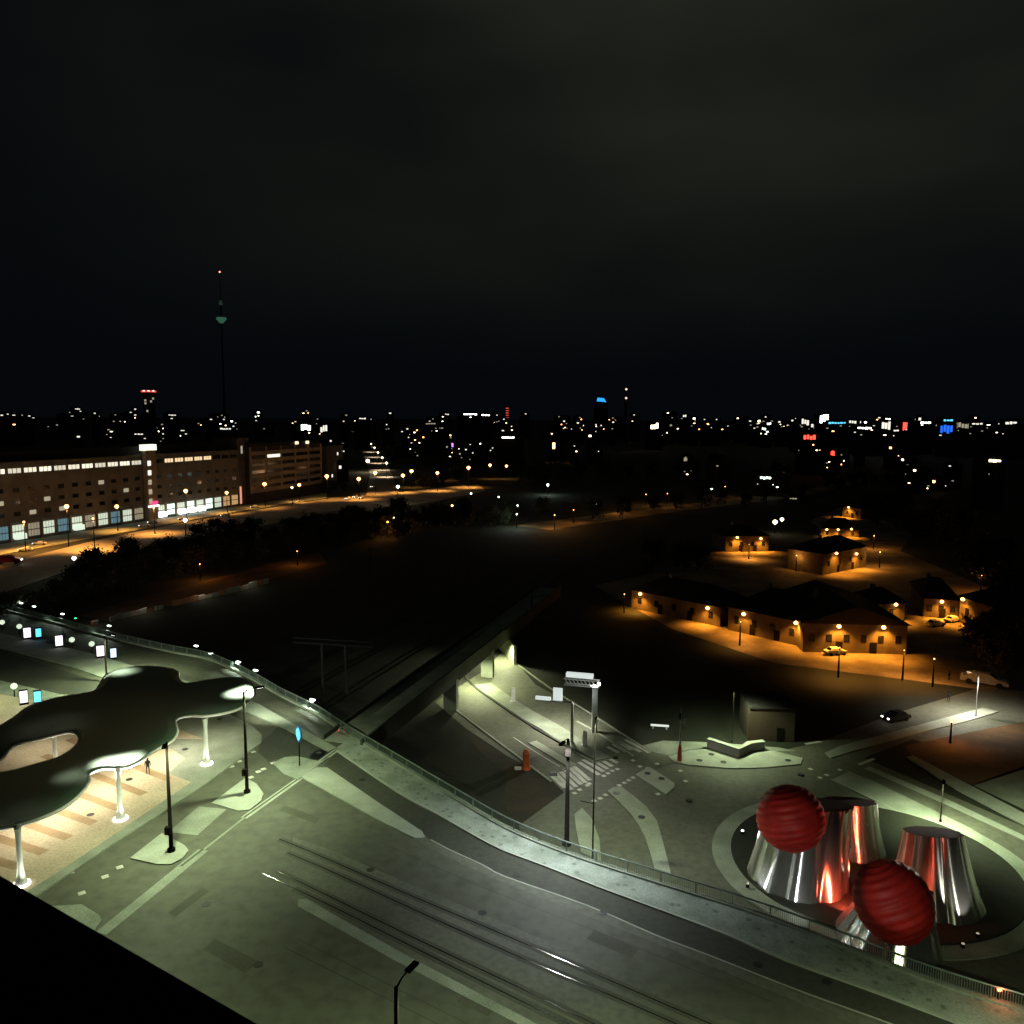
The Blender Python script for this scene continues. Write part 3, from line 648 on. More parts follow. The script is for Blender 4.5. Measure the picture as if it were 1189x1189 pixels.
# bicycle
def bicycle(a, rz, label):
    t = thing('bicycle', label, 'bicycle', tuple(a), rz)
    for x in (-.52, .52):
        pts = [(x + .34 * math.cos(k / 16 * 2 * math.pi), 0, .35 + .34 * math.sin(k / 16 * 2 * math.pi)) for k in range(17)]
        w_ = MB().tube(pts, .025, 6)
        for k in range(0, 16, 2): w_.tube([(x, 0, .35), pts[k]], .005, 3)
        w_.build('wheel', rubber, t)
    MB().tube([(-.52, 0, .35), (0, 0, .3), (.38, 0, .8), (-.18, 0, .82), (0, 0, .3)], .02, 6).tube([(-.52, 0, .35), (-.18, 0, .82), (-.2, 0, .95)], .018, 6).tube([(.52, 0, .35), (.36, 0, .95)], .02, 6).build('frame', carred, t)
    MB().tube([(.34, -.28, 1.02), (.36, 0, .97), (.34, .28, 1.02)], .018, 6).build('handlebar', darkpaint, t)
    MB().box((-.22, 0, .98), (.26, .14, .06)).build('saddle', rubber, t)
    MB().box((-.8, 0, .62), (.06, .12, .08)).build('tail_light', e_red, t)
bicycle(P(399, 855, 0), R(-30), 'parked bicycle with red tail light against the railing by the expansion joint')

# ------------------------------------------------------------------ sculpture of steel cones and red balls
def bell(nm, base, rb, rt, h, parent, nf=9, ph=0.0, loc=None, sx=1.0, tilt=(0, 0), shear=.30):
    seg = 144; rings = 18; mb = MB(); vs = []; fs = []
    for i in range(rings + 1):
        f = i / rings; r = rb + (rt - rb) * f - .10 * rb * math.sin(f * math.pi) * .3
        for k in range(seg):
            th = 2 * math.pi * k / seg
            rr = r * (1 + .065 * (abs(math.sin(th * nf / 2 + ph)) ** .6 - .5) + .012 * math.sin(th * nf * 1.5 + 1))
            vs.append((base.x + rr * math.cos(th) * sx + tilt[0] * f, base.y + rr * math.sin(th) + tilt[1] * f, base.z + h * f - shear * rr * math.sin(th) * f * f))
    for i in range(rings):
        for k in range(seg):
            j = (k + 1) % seg; fs.append((i * seg + k, i * seg + j, (i + 1) * seg + j, (i + 1) * seg + k))
    mb.add(vs, fs); o = mb.build(nm, mirror, parent, smooth=True, local=loc)
    top = vs[-seg:]; lo = [(x, y, z - .25) for x, y, z in top]
    MB().add([(x, y, z + .02) for x, y, z in top] + lo, [tuple(range(seg)), tuple(range(2 * seg - 1, seg - 1, -1))] + [(k, seg + k, seg + (k + 1) % seg, (k + 1) % seg) for k in range(seg)]).build('cap', darklid, o, local=loc)
    return o
def ball(c, r, parent, loc, rot, stretch=1.0):
    mb = MB(); seg = 48; nr = 60; vs = []; fs = []
    M_ = Matrix.Rotation(rot[1], 3, 'Y') @ Matrix.Rotation(rot[0], 3, 'X')
    for i in range(nr + 1):
        th = math.pi * i / nr
        for k in range(seg):
            p = 2 * math.pi * k / seg
            g = 1 - .055 * abs(math.cos(th * 14 + .25 * math.sin(p * 2 + th))) ** 10 + .012 * noise.noise((math.cos(p) * 2, math.sin(p) * 2, th * 3))
            v = M_ @ Vector((r * g * math.sin(th) * math.cos(p), r * g * math.sin(th) * math.sin(p), r * g * math.cos(th) * stretch))
            vs.append(c + v)
    for i in range(nr):
        for k in range(seg):
            j = (k + 1) % seg; fs.append((i * seg + k, (i + 1) * seg + k, (i + 1) * seg + j, i * seg + j))
    mb.add(vs, fs); return mb.build('ribbed_ball', redcloth, parent, smooth=True, local=loc)
Z0 = L + .32
def zat(px, py, hd):
    q = PD(px, py, hd); return q
darklid = mat('dark_lid', (.03, .006, .005), .95, coord='obj', spec=.1)
def sculpture(label, fa, ra, ta, ha, fb, rb_, tb, hb_, ballpx, rball, bd, rot, st):
    A_ = P(fa[0], fa[1], Z0); B_ = P(fb[0], fb[1], Z0)
    t = thing('cone_sculpture', label, 'sculpture', tuple(A_))
    bell('steel_cone', A_, ra, ta, ha, t, 9, .3, A_, 1.0, (1.0, 0.4))
    bell('steel_cone', B_, rb_, tb, hb_, t, 8, .9, A_, 1.0, (-.5, .3))
    hd = math.hypot(A_.x, A_.y) + bd
    ball(PD(ballpx[0], ballpx[1], hd), rball, t, A_, rot, st)
    return A_, B_
s1 = sculpture('left pair of polished steel cones with a dark red ribbed ball', (926, 1016), 4.8, 4.0, 7.4, (988, 983), 3.3, 2.8, 5.0, (918, 950), 3.2, -4.6, (R(-18), R(-14)), .95)
s2 = sculpture('right pair of polished steel cones, their red ribbed ball in front', (1030, 1092), 4.3, 2.6, 4.6, (1086, 1043), 4.1, 2.5, 6.6, (1037, 1047), 3.1, -4.4, (R(-20), R(-25)), 1.06)
# ground spotlights on the lawn; all but the first are added helpers
def gspot(px, py, power, col, tgt, label, em=e_white, z=Z0, sz=R(60)):
    a = P(px, py, z); t = thing('ground_spotlight', label, 'spotlight', tuple(a))
    MB().lathe((0, 0, 0), [(.18, 0), (.16, .2), (.2, .3), (.2, .34)], 10).build('housing', darkpaint, t)
    MB().lathe((0, 0, .345), [(.15, 0), (.1, .06)], 10).build('lens', em, t)
    light('SPOT', (0, 0, .5), power, col, t, sz, .12, Vector(tgt) - a, .7)
gspot(862, 968, 3000, (1, .95, .85), PD(905, 945, 80), 'small white ground spotlight left of the steel cones')
for px, py, pw, tg, lab in ((1003, 1018, 700, (975, 960), 'red ground spotlight at the foot of the rear left cone'), (985, 1062, 700, (955, 1000), 'red ground spotlight at the foot of the front left cone'), (1080, 1073, 2200, (1085, 1010), 'red ground spotlight at the foot of the rear right cone')):
    gspot(px, py, pw * 5, (1, .10, .05), PD(tg[0], tg[1], 84 if px != 1080 else 76), lab, e_red, sz=R(110))  # red spots added to put red streaks on the steel cones
gspot(1010, 1022, 6000, (1, .42, .25), PD(930, 950, 84), 'added ground spotlight between the two cone pairs aimed at the left ball', sz=R(70))  # added to brighten the left ball
gspot(1135, 1088, 1500, (1, .95, .85), s2[1] + Vector((0, 0, 5)), 'added ground spotlight right of the right hand cones', em=e_dimw)
gspot(978, 1098, 4200, (1, .85, .75), PD(1030, 1040, 70), 'added ground spotlight in front of the right hand ball', em=e_dimw, sz=R(38))
for tg, pw, lc in ((PD(921, 940, 82), 11000, (1, .93, .85)), (PD(1040, 1040, 68), 9000, (1, .93, .85))):
    q = P(830, 1480, 0); light('SPOT', Vector((q.x, q.y + .6, 10.4)), pw, lc, None, R(9.5), .15, tg, .5)  # added floods without a lamp body, aimed at the red balls
for tg, pw in ((PD(925, 935, 82), 9000), (PD(1042, 1020, 70), 9000)):
    q = G(1092, 955); light('SPOT', Vector((q.x, q.y - .3, L + height_to(q, 905))), pw, (1, .9, .75), None, R(24), .15, tg, .5)  # added beams from the mast top to brighten the balls
for px, py, tg, pw, lab in ((868, 1030, PD(915, 1010, 80), 900, 'ground spotlight left of the front steel cone'), (1118, 1100, PD(1100, 1030, 76), 1300, 'ground spotlight right of the rear right cone'), (925, 1085, PD(935, 1000, 80), 900, 'ground spotlight before the front left cone')):
    gspot(px, py, pw, (.9, .95, 1), tg, lab, em=e_dimw, sz=R(80))  # white spots added for bright streaks on the cones
# red light at the railing
a = P(1159, 1163, .12); t = thing('warning_light', 'glowing red warning lamp at the railing in the lower right corner', 'warning lamp', tuple(a))
MB().box((0, 0, .4), (.1, .1, .8)).build('post', darkpaint, t); MB().lathe((0, 0, .8), [(.1, 0), (.16, .1), (.12, .25)], 10).build('lens', emit('red_orange', (1, .25, .1), 6), t); light('POINT', (0, -.4, 1.1), 40, (1, .2, .08), t)

# ------------------------------------------------------------------ small things of the lower junction
a = G(611, 893); t = thing('barrier_beacon', 'orange construction beacon beside the underpass road', 'beacon', tuple(a))
MB().lathe((0, 0, 0), [(.6, 0), (.5, .3), (.42, 1.6), (.5, 2.2), (.25, 2.7)], 10).build('drum', orangep, t); MB().box((-1.1, -.3, .25), (.9, .4, .3)).build('foot', whitepaint, t)
for px, py, hgt, lab in ((596, 815, 2.4, 'pale traffic bollard in the lit underpass road'), (679, 866, 2.2, 'pale traffic bollard on the tram platform in front of the crosswalk')):
    a = G(px, py); t = thing('traffic_bollard', lab, 'bollard', tuple(a)); MB().box((0, 0, hgt / 2), (.6, .35, hgt)).box((0, 0, .1), (.9, .6, .2)).build('body', whitepaint, t)
a = G(766, 846); t = thing('white_bench', 'long white bench with a glowing seat beyond the signal post', 'bench', tuple(a), R(-10))
MB().box((0, 0, .48), (2.7, .6, .12)).build('seat', emit('bench_glow', (.95, 1, .92), .7), t)  # seat emission stands in for light falling on the bench
for x in (-1, 1): MB().box((x, 0, .21), (.2, .5, .42)).build('leg', whitepaint, t)
zp = [G(822, 868), G(858, 880), G(870, 873), G(887, 871)]
t = thing('zigzag_bench', 'long pale folded bench wall on the seating island', 'bench', tuple(zp[0]))
MB().strip(zp, .5, L + 1.25, L + .14).build('body', whitepaint, t, local=zp[0])
MB().strip([p + Vector((0, .1, 0)) for p in zp], .85, L + 1.36, L + 1.252).build('seat', slabs, t, local=zp[0])
# brown hut
a = G(868, 860); b = G(922, 862); w = b - a; n = Vector((-w.y, w.x, 0)).normalized()
hh = height_to(a, 822)
t = thing('brick_hut', 'small brown hut lit faintly on its left side behind the seating island', 'hut', tuple(a))
MB().prism([a, b, b + n * 6, a + n * 6], L, L + hh).build('wall', mat('hut_brick', (.05, .032, .018), .9), t, local=a)
MB().prism([a - n * .3, b - n * .3, b + n * 6.3, a + n * 6.3], L + hh + .002, L + hh + .25).build('roof', rooftile, t, local=a)
MB().box(((a + w * .7 - n * .03).x, (a + w * .7 - n * .03).y, L + 1.05), (1, .06, 2.1), math.atan2(w.y, w.x)).build('door', darkpaint, t, local=a)
a0 = G(880, 868); light('POINT', a0 - a + Vector((-2, -1, 2.5)), 35, (1, .45, .12), t)

# ------------------------------------------------------------------ cars
def make_car(a, rz, paintm, label, lights=True):
    t = thing('car', label, 'car', tuple(a), rz)
    prof = [(-2.15, .35), (-2.2, .75), (-2.0, .92), (-1.6, .98), (-1.05, 1.42), (.45, 1.45), (1.1, .98), (1.95, .85), (2.15, .6), (2.15, .35)]
    def side(y, k=1.0): return [(x, y * (k if z < 1 else .82), z) for x, z in prof]
    vs = side(-.88) + side(.88); n = len(prof)
    MB().add(vs, [tuple(range(n)), tuple(range(2 * n - 1, n - 1, -1))] + [(i, n + i, n + (i + 1) % n, (i + 1) % n) for i in range(n)]).build('body', paintm, t)
    g = MB()
    for s in (-1, 1): g.quad((-1.45, s * .80, 1.02), (.95, s * .80, 1.02), (.40, s * .735, 1.38), (-1.0, s * .735, 1.38))
    g.quad((1.06, -.7, 1.03), (1.06, .7, 1.03), (.52, .62, 1.42), (.52, -.62, 1.42)); g.quad((-1.60, -.7, 1.02), (-1.60, .7, 1.02), (-1.12, .62, 1.40), (-1.12, -.62, 1.40))
    g.build('windows', darkglass, t)
    for x in (-1.35, 1.35):
        for y in (-.82, .82):
            MB().tube([(x, y - .1, .33), (x, y + .1, .33)], .33, 14).build('wheel', rubber, t)
    for y in (-.62, .62):
        MB().box((2.14, y, .66), (.08, .32, .16)).build('headlight', e_white if lights else galv, t)
        MB().box((-2.18, y, .72), (.06, .3, .14)).build('tail_light', e_red if lights else carred, t)
    return t
c1 = make_car(G(970, 760) + Vector((0, 0, .02)), R(8), carwhite, 'white car parked in front of the gabled house under its left lamp', False)
cars = [(1086, 727, 20, 'white car parked by the right hand house, left one of two'), (1106, 722, 30, 'white car parked by the right hand house, right one of two')]
for px, py, rz, lab in cars: dup(c1, G(px, py), R(rz), lab)
van = make_car(G(1143, 795), R(-35), carwhite, 'long white vehicle parked by the lit corner at the upper right road', False); van.scale = (1.7, 1.2, 1.5)
sc1 = make_car(G(30, 640) + Vector((0, 0, .05)), R(200), carwhite, 'white car with lights on at the left end of the street')
sc2 = make_car(G(10, 655), R(20), carred, 'red vehicle at the far left picture edge'); sc2.scale = (1.7, 1.2, 2)
carset = [(168, 612, 200, 'white car driving on the street below the magenta sign'), (178, 608, 200, 'white car just behind the one below the magenta sign'), (213, 604, 200, 'white car on the street below the brightest shop windows'), (262, 600, 200, 'white car passing the end of the shop row'), (296, 590, 200, 'car with bright headlights by the tower corner'), (404, 580, 250, 'red lit car left in the cluster at the street junction'), (413, 578, 250, 'car in the middle of the cluster at the street junction'), (420, 579, 250, 'car right in the cluster at the street junction'), (433, 566, 250, 'car waiting above the street junction'), (46, 633, 200, 'dark car following the white one on the street')]
for px, py, rz, lab in carset:
    c = dup(sc1, G(px, py) + Vector((0, 0, .05)), R(rz), lab)
make_car(G(1040, 836), R(200), cardark, 'dark car showing a red tail light on the branch road')

# ------------------------------------------------------------------ people
def person(a, rz, label, top=clothd):
    t = thing('person', label, 'person', tuple(a), rz)
    J = [(0, 0, .95), (0, 0, 1.2), (0, 0, 1.42), (0, 0, 1.52), (0, 0, 1.66), (.1, 0, .9), (.12, .05, .5), (.12, 0, .08), (.12, -.16, .04), (-.1, 0, .9), (-.14, -.12, .5), (-.14, .05, .08), (-.14, -.1, .04), (.2, 0, 1.4), (.26, .02, 1.12), (.27, -.1, .88), (-.2, 0, 1.4), (-.27, .02, 1.12), (-.27, -.1, .88)]
    E = [(0, 1), (1, 2), (2, 3), (3, 4), (0, 5), (5, 6), (6, 7), (7, 8), (0, 9), (9, 10), (10, 11), (11, 12), (2, 13), (13, 14), (14, 15), (2, 16), (16, 17), (17, 18)]
    rad = [.14, .14, .15, .06, .105, .1, .07, .05, .045, .1, .07, .05, .045, .07, .05, .04, .07, .05, .04]
    me = bpy.data.meshes.new('body'); me.from_pydata(J, E, []); o = bpy.data.objects.new('body', me); COL.objects.link(o); o.parent = t
    me.materials.append(top); md = o.modifiers.new('skin', 'SKIN'); o.modifiers.new('sub', 'SUBSURF').levels = 1
    for i, r in enumerate(rad): me.skin_vertices[0].data[i].radius = (r, r)
    me.skin_vertices[0].data[0].use_root = True
    MB().lathe((0, .02, 1.62), [(.03, -.03), (.10, .0), (.115, .07), (.09, .14), (.03, .17)], 12).build('hair', darkpaint, t)
    MB().lathe((0, -.02, 1.55), [(.03, -.02), (.075, .03), (.085, .1), (.05, .16)], 10).build('face', skinm, t)
def ensure_skin(me):
    pass
_old = person
def person(a, rz, label, top=clothd):
    t = thing('person', label, 'person', tuple(a), rz)
    bm = bmesh.new(); ly = bm.verts.layers.skin.verify()
    J = [(0, 0, .95), (0, 0, 1.2), (0, 0, 1.42), (0, 0, 1.52), (0, 0, 1.66), (.1, 0, .9), (.12, .05, .5), (.12, 0, .08), (.12, -.16, .04), (-.1, 0, .9), (-.14, -.12, .5), (-.14, .05, .08), (-.14, -.1, .04), (.2, 0, 1.4), (.26, .02, 1.12), (.27, -.1, .88), (-.2, 0, 1.4), (-.27, .02, 1.12), (-.27, -.1, .88)]
    E = [(0, 1), (1, 2), (2, 3), (3, 4), (0, 5), (5, 6), (6, 7), (7, 8), (0, 9), (9, 10), (10, 11), (11, 12), (2, 13), (13, 14), (14, 15), (2, 16), (16, 17), (17, 18)]
    rad = [.14, .14, .15, .06, .105, .1, .07, .05, .045, .1, .07, .05, .045, .07, .05, .04, .07, .05, .04]
    vs = [bm.verts.new(j) for j in J]
    for v, r in zip(vs, rad): v[ly].radius = (r, r)
    vs[0][ly].use_root = True
    for i, j in E: bm.edges.new((vs[i], vs[j]))
    me = bpy.data.meshes.new('body'); bm.to_mesh(me); bm.free(); me.materials.append(top)
    o = bpy.data.objects.new('body', me); COL.objects.link(o); o.parent = t
    o.modifiers.new('skin', 'SKIN'); s_ = o.modifiers.new('sub', 'SUBSURF'); s_.levels = 1; s_.render_levels = 1
    MB().lathe((0, .02, 1.62), [(.03, -.03), (.10, .0), (.115, .07), (.09, .14), (.03, .17)], 12).build('hair', darkpaint, t)
    return t
person(P(172, 898, .2), R(30), 'person in dark clothes walking on the tan paving under the canopy edge')
person(G(1102, 790), R(200), 'person in dark clothes standing in the lit corner of the yard road')
person(G(1101, 815), R(100), 'person in dark clothes on the unlit verge of the branch road')

# ------------------------------------------------------------------ long building on the left
BL, BR = G(-70, 642), G(277, 587)
u = (BR - BL); Wd = u.length; u.normalize(); nb = Vector((-u.y, u.x, 0))
if nb.y < 0: nb = -nb
t = thing('shop_building', 'long brown building with a bright glazed ground floor and a lit top window row', 'building', tuple(BL), math.atan2(u.y, u.x))
H = 29.0
MB().box((Wd / 2, 9.2, 3.5), (Wd, 18, 7.0)).build('ground_floor', brick, t)
MB().box((Wd / 2, 9.0, 7 + (H - 7) / 2), (Wd, 18.6, H - 7 - .01)).build('wall', brick, t)
MB().box((Wd / 2, 10.5, H + 1.8), (Wd - 2, 14, 3.6)).build('roof', rooftile, t)
bays = 24
bw = Wd / bays
stair = 14
yf = -.32
dimw = [(5, 0), (6, 1), (10, 2)]
for i in range(bays):
    if i == stair: continue
    xc = (i + .5) * bw
    lit = i not in (0, 1, 22, 23)
    o = MB()
    for k in range(3): o.box((xc + (k - 1) * bw * .28, yf, H - 3.2), (bw * .23, .1, 1.7))
    o.build('window', (emit('row_white%d' % (i % 3), (1, .93, .72), (1.2, .7, .95)[i % 3]) if i < stair else emit('row_warm', (1, .74, .42), 1.0)) if lit and i not in (21, 15) else darkglass, t)
    for r_ in range(3):
        o = MB().box((xc, yf, 9.9 + r_ * 4.4), (bw * .42, .1, 1.6)).box((xc, yf - .06, 9.9 + r_ * 4.4), (bw * .03, .06, 1.6))
        o.build('window', e_dimw if (i, r_) in dimw and r_ < 3 or (i, r_) in ((7, 0), (12, 1), (3, 1)) else darkglass, t)
    em = [e_shop, emit('shop_dim', (.8, .7, .5), .3), e_shop, e_shopc][i % 4] if i < stair else [emit('shop_bright', (.80, 1, .85), 1.5), e_shop][i % 2]
    if i >= 22: em = emit('shop_amber', (1, .6, .25), .5)
    o = MB()
    for k in range(4):
        for q in range(2): o.box((xc + (k - 1.5) * bw * .19, yf - .0, 2.1 + q * 2.6), (bw * .155, .1, 2.2))
    o.build('shop_window', em, t)
    MB().box((xc - bw * .46, -.2, 3.4), (bw * .12, .5, 6.8)).build('pillar', officec, t)
    if 15 <= i <= 19 and i != 16 or i in (4, 8):
        MB().box((xc, -1.2, 1.6), (bw * .62, 1.6, 2.0)).build('display_case', emit('very_bright', (.95, 1, .93), 5) if i > 10 else emit('display_mid', (.85, 1, .8), .9), t)
xs = (stair + .5) * bw
MB().box((xs, -1.2, H / 2 + 1), (bw * .9, 2.2, H + 2)).build('stair_tower', officec, t)
MB().box((xs, -.9, H + 3.2), (bw * 1.1, 2.8, 2.6)).build('stair_lantern', emit('lantern', (.9, 1, .72), 1.4), t)
for k in range(5): MB().box((xs - bw * .2, -2.35, 8.5 + k * 4.2), (bw * .3, .1, 2.2)).build('stair_window', e_dimw if k < 3 else e_mid, t)
MB().box((xs + bw * .1, -2.5, 7.6), (bw * .6, .25, 1.4)).build('sign', e_magenta, t)
MB().box((xs, -2.6, 6.2), (bw * .95, .5, .6)).build('sign_strip', emit('strip_light', (.9, .95, 1), 3), t)
# tower and office block
def block(label, nm, pl, pr, top, depth, wallm):
    a, b = G(*pl), G(*pr); w = b - a; h = height_to(a, top)
    t = thing(nm, label, 'building', tuple(a), math.atan2(w.y, w.x))
    MB().box((w.length / 2, depth / 2, h / 2), (w.length, depth, h)).build('wall', wallm, t)
    return t, w.length, h
tt, wl, hh = block('narrow brown stair tower between the shop building and the office block', 'stair_tower_building', (278, 586), (291, 584), 509, 16, brick)
MB().box((wl * .35, -.05, hh - 6), (wl * .15, .1, 4)).build('window', e_dimw, tt); MB().box((wl / 2, 8, hh + .3), (wl + .6, 16.6, .6)).build('roof', rooftile, tt)
MB().box((wl * .1, -.4, 5), (wl * .12, .3, 9)).build('light_strip', emit('neon_orange', (1, .4, .25), .8), tt)
tt, wl, hh = block('banded office block with dark window strips right of the stair tower', 'office_block', (292, 585), (373, 571), 519, 18, mat('office_core', (.05, .04, .03), .9))
for r_ in range(6):
    MB().box((wl / 2, -.25, 6.5 + r_ * (hh - 6) / 6.0), (wl, .5, 2.1)).build('concrete_band', officec, tt)
    for k in range(5):
        if r_ == 5: continue
        MB().box((wl * (k + .5) / 5, -.06, 6.5 + (r_ + .5) * (hh - 6) / 6.0), (wl / 5 - 1.8, .08, 1.7)).build('window', e_mid if (r_, k) == (4, 1) else darkglass, tt)
for k in range(6): MB().box((wl * k / 5, -.2, hh / 2 + 2.5), (1.5, .44, hh - 5.5)).build('pier', officec, tt)
MB().box((wl / 2, 9, hh + .9), (wl, 17, 1.8)).build('roof', rooftile, tt)
for k in (.62, .78): MB().box((wl * k, -.6, hh + .9), (2.5, .8, 1.6)).build('roof_light', e_win, tt)
tt, wl, hh = block('pale grey gabled house between the office block and the boulevard', 'town_house', (380, 562), (399, 558), 518, 14, officec)
for k, z in ((.3, 5), (.75, 14), (.7, 9), (.65, 20)): MB().box((wl * k, -.05, z), (2.2, .1, 2)).build('window', e_mid, tt)
MB().box((wl / 2, 7, hh + .5), (wl + 1, 15, 1)).build('roof', rooftile, tt)

# ------------------------------------------------------------------ street lamps along the far streets (real light)
def far_lamp(px, py, h, em, rad, label, power=0, col=SODIUM, group='distant street lamps', real=True, z=L, spot=False):
    # the lamp head is seen at (px, py)
    q = P(px, py, z + h); a = Vector((q.x, q.y, z))
    t = thing('street_lamp', label, 'street lamp', tuple(a), 0, group)
    MB().lathe((0, 0, 0), [(.2, 0), (.1, h - rad)], 6).build('pole', darkpaint, t)
    MB().lathe((0, 0, h), [(.1, -rad), (rad * .8, -rad * .5), (rad, 0), (rad * .7, rad * .6), (.1, rad * .8)], 8).build('lamp_head', em, t)
    if power: light('SPOT' if spot else 'POINT', (0, 0, h - rad - .3), power, col, t, R(150), .4, (0, 0, 0) if spot else None)
    return t
def street_lamp_at(px, hy, by, em, rad, pw, col=ORANGE, label='sodium orange street lamp along the left hand street'):
    a = G(px, by); h = height_to(a, hy); t = thing('street_lamp', label, 'street lamp', tuple(a), 0, 'street lamps along the left street')
    MB().lathe((0, 0, 0), [(.2, 0), (.1, h - rad)], 6).build('pole', darkpaint, t)
    MB().lathe((0, 0, h), [(.1, -rad), (rad * .8, -rad * .5), (rad, 0), (rad * .7, rad * .6), (.1, rad * .8)], 8).build('lamp_head', em, t)
    if pw: light('SPOT', (0, 0, h - rad - .3), pw * 1.15, col, t, R(118), .4, (0, 0, 0), .7); light('POINT', (0, 0, h - rad - .4), pw * .032, (1, .66, .40), t, radius=.4)
for px, hy, by, e_, r_, pw in [(-60, 612, 660, 'O', .7, 30000), (30, 606, 641, 'O', .35, 26000), (80, 588, 634, 'O', .8, 30000), (110, 602, 638, 'O', .3, 30000), (137, 588, 617, 'O', .8, 12000), (180, 590, 620, 'O', .3, 24000), (217, 570, 604, 'O', .9, 14000), (264, 572, 596, 'O', .8, 12000),
        (308, 562, 590, 'O', 1.0, 12000), (348, 563, 583, 'O', .9, 9000), (380, 553, 580, 'O', 1.1, 12000), (417, 556, 580, 'O', 1.1, 20000), (436, 549, 574, 'O', 1.1, 16000), (468, 552, 572, 'O', 1.1, 20000), (478, 547, 566, 'O', 1.2, 8000), (508, 549, 570, 'O', 1.0, 20000), (518, 541, 558, 'O', 1.0, 5000), (544, 543, 566, 'O', 1.2, 22000), (569, 540, 556, 'O', 1.1, 5000), (588, 541, 556, 'O', 1.0, 5000)]:
    street_lamp_at(px, hy, by, EM[e_], r_, pw)  # off-view and small-headed lamps are added to brighten the street
for px, py, e_, r_, pw, lab in [(427, 535, 'Y', 1.6, 9000, 'bright warm lamp where the boulevard meets the street'), (462, 565, 'G', .9, 800, 'cool white lamp by the street right of the junction'), (339, 566, 'Y', .6, 0, 'small yellow lamp in front of the office block')]:
    far_lamp(px, py, 9.5, EM[e_], r_, lab, pw, WARM, None)
for px, py in ((412, 501), (415, 505), (418, 509), (423, 514), (427, 519), (431, 525), (435, 531), (439, 538), (444, 546), (449, 554)):
    a = G(px, py); t = thing('street_lamp', 'warm lamp lining the bright boulevard running to the horizon', 'street lamp', tuple(a), 0, 'boulevard lamps')
    MB().lathe((0, 0, 0), [(.2, 0), (.1, 11)], 6).build('pole', darkpaint, t)
    MB().lathe((0, 0, 11), [(.1, -1), (.8, -.4), (1, 0), (.7, .5), (.1, .7)], 8).build('lamp_head', e_warm, t)
    light('SPOT', (0, 0, 9.8), 26000 if py > 512 else 60000, (1, .74, .5), t, R(118), .4, (0, 0, 0), .8)
for px, py, e_, r_, pw in ((466, 590, 'O', .6, 900), (457, 601, 'Y', .35, 0), (525, 587, 'O', .5, 600), (547, 573, 'G', .5, 0), (579, 577, 'G', .4, 0), (601, 587, 'G', .4, 0), (636, 563, 'G', .8, 2500), (693, 586, 'G', .6, 0), (826, 568, 'G', .7, 0), (86, 648, 'G', .6, 500), (215, 604, 'W', .8, 0), (644, 598, 'O', .2, 2500), (666, 592, 'O', .2, 900), (718, 582, 'O', .2, 1500), (750, 574, 'O', .2, 1200), (775, 573, 'O', .2, 1200), (842, 565, 'O', .2, 1000), (600, 597, 'G', .3, 2500), (450, 606, 'O', .3, 1200)):
    far_lamp(px, py, 6, EM[e_], r_, 'small lone lamp beyond the dark tree belt', pw, ORANGE if e_ == 'O' else GREENW, 'small lamps beyond the tree belt')
# slope lit by a hidden lamp
for px, py, pw in ((125, 672, 1600), (232, 655, 900), (345, 640, 500), (1110, 850, 0), (1145, 838, 0)):
    if pw: far_lamp(px, py, 4.5, e_sod, .12, 'low sodium lamp glowing behind the dark trees', pw, SODIUM, 'low lamps behind the trees')
MB().prism([G(90, 715), G(160, 695), G(370, 640), G(380, 655), G(250, 690), G(130, 722)], L + .03, L + .03).build('railway_path', earth, kind='structure')
far_lamp(1105, 838, 3.2, e_sod, .08, 'low sodium lamp above the earth bank at the right', 420, ORANGE)
# graffiti wall
gp = pxs([(105, 728), (135, 720), (180, 709), (230, 697), (270, 688), (312, 677)], L)
t = thing('graffiti_wall', 'long low wall of pale coloured panels beyond the tracks on the left', 'wall', tuple(gp[0]))
random.seed(3)
pp = smooth_path(gp, 5); gm = [mat('panel_pale', (.6, .55, .48), .8, coord='obj'), mat('panel_rust', (.55, .25, .12), .8, coord='obj'), mat('panel_grey', (.4, .42, .42), .8, coord='obj')]
for a_, b_ in zip(pp[:-1], pp[1:]):
    if random.random() < .12: continue
    hh = random.uniform(.9, 1.5)
    MB().strip([a_ + (b_ - a_) * .03, b_ - (b_ - a_) * .03], .2, L + hh, L).build('panel', random.choice(gm), t, local=gp[0])
for k in (3, 10, 17, 23):
    q = pp[k] + Vector((-1, -3.0, 3.0)); light('POINT', q - gp[0], 150, (1, .85, .62), t, radius=.2)

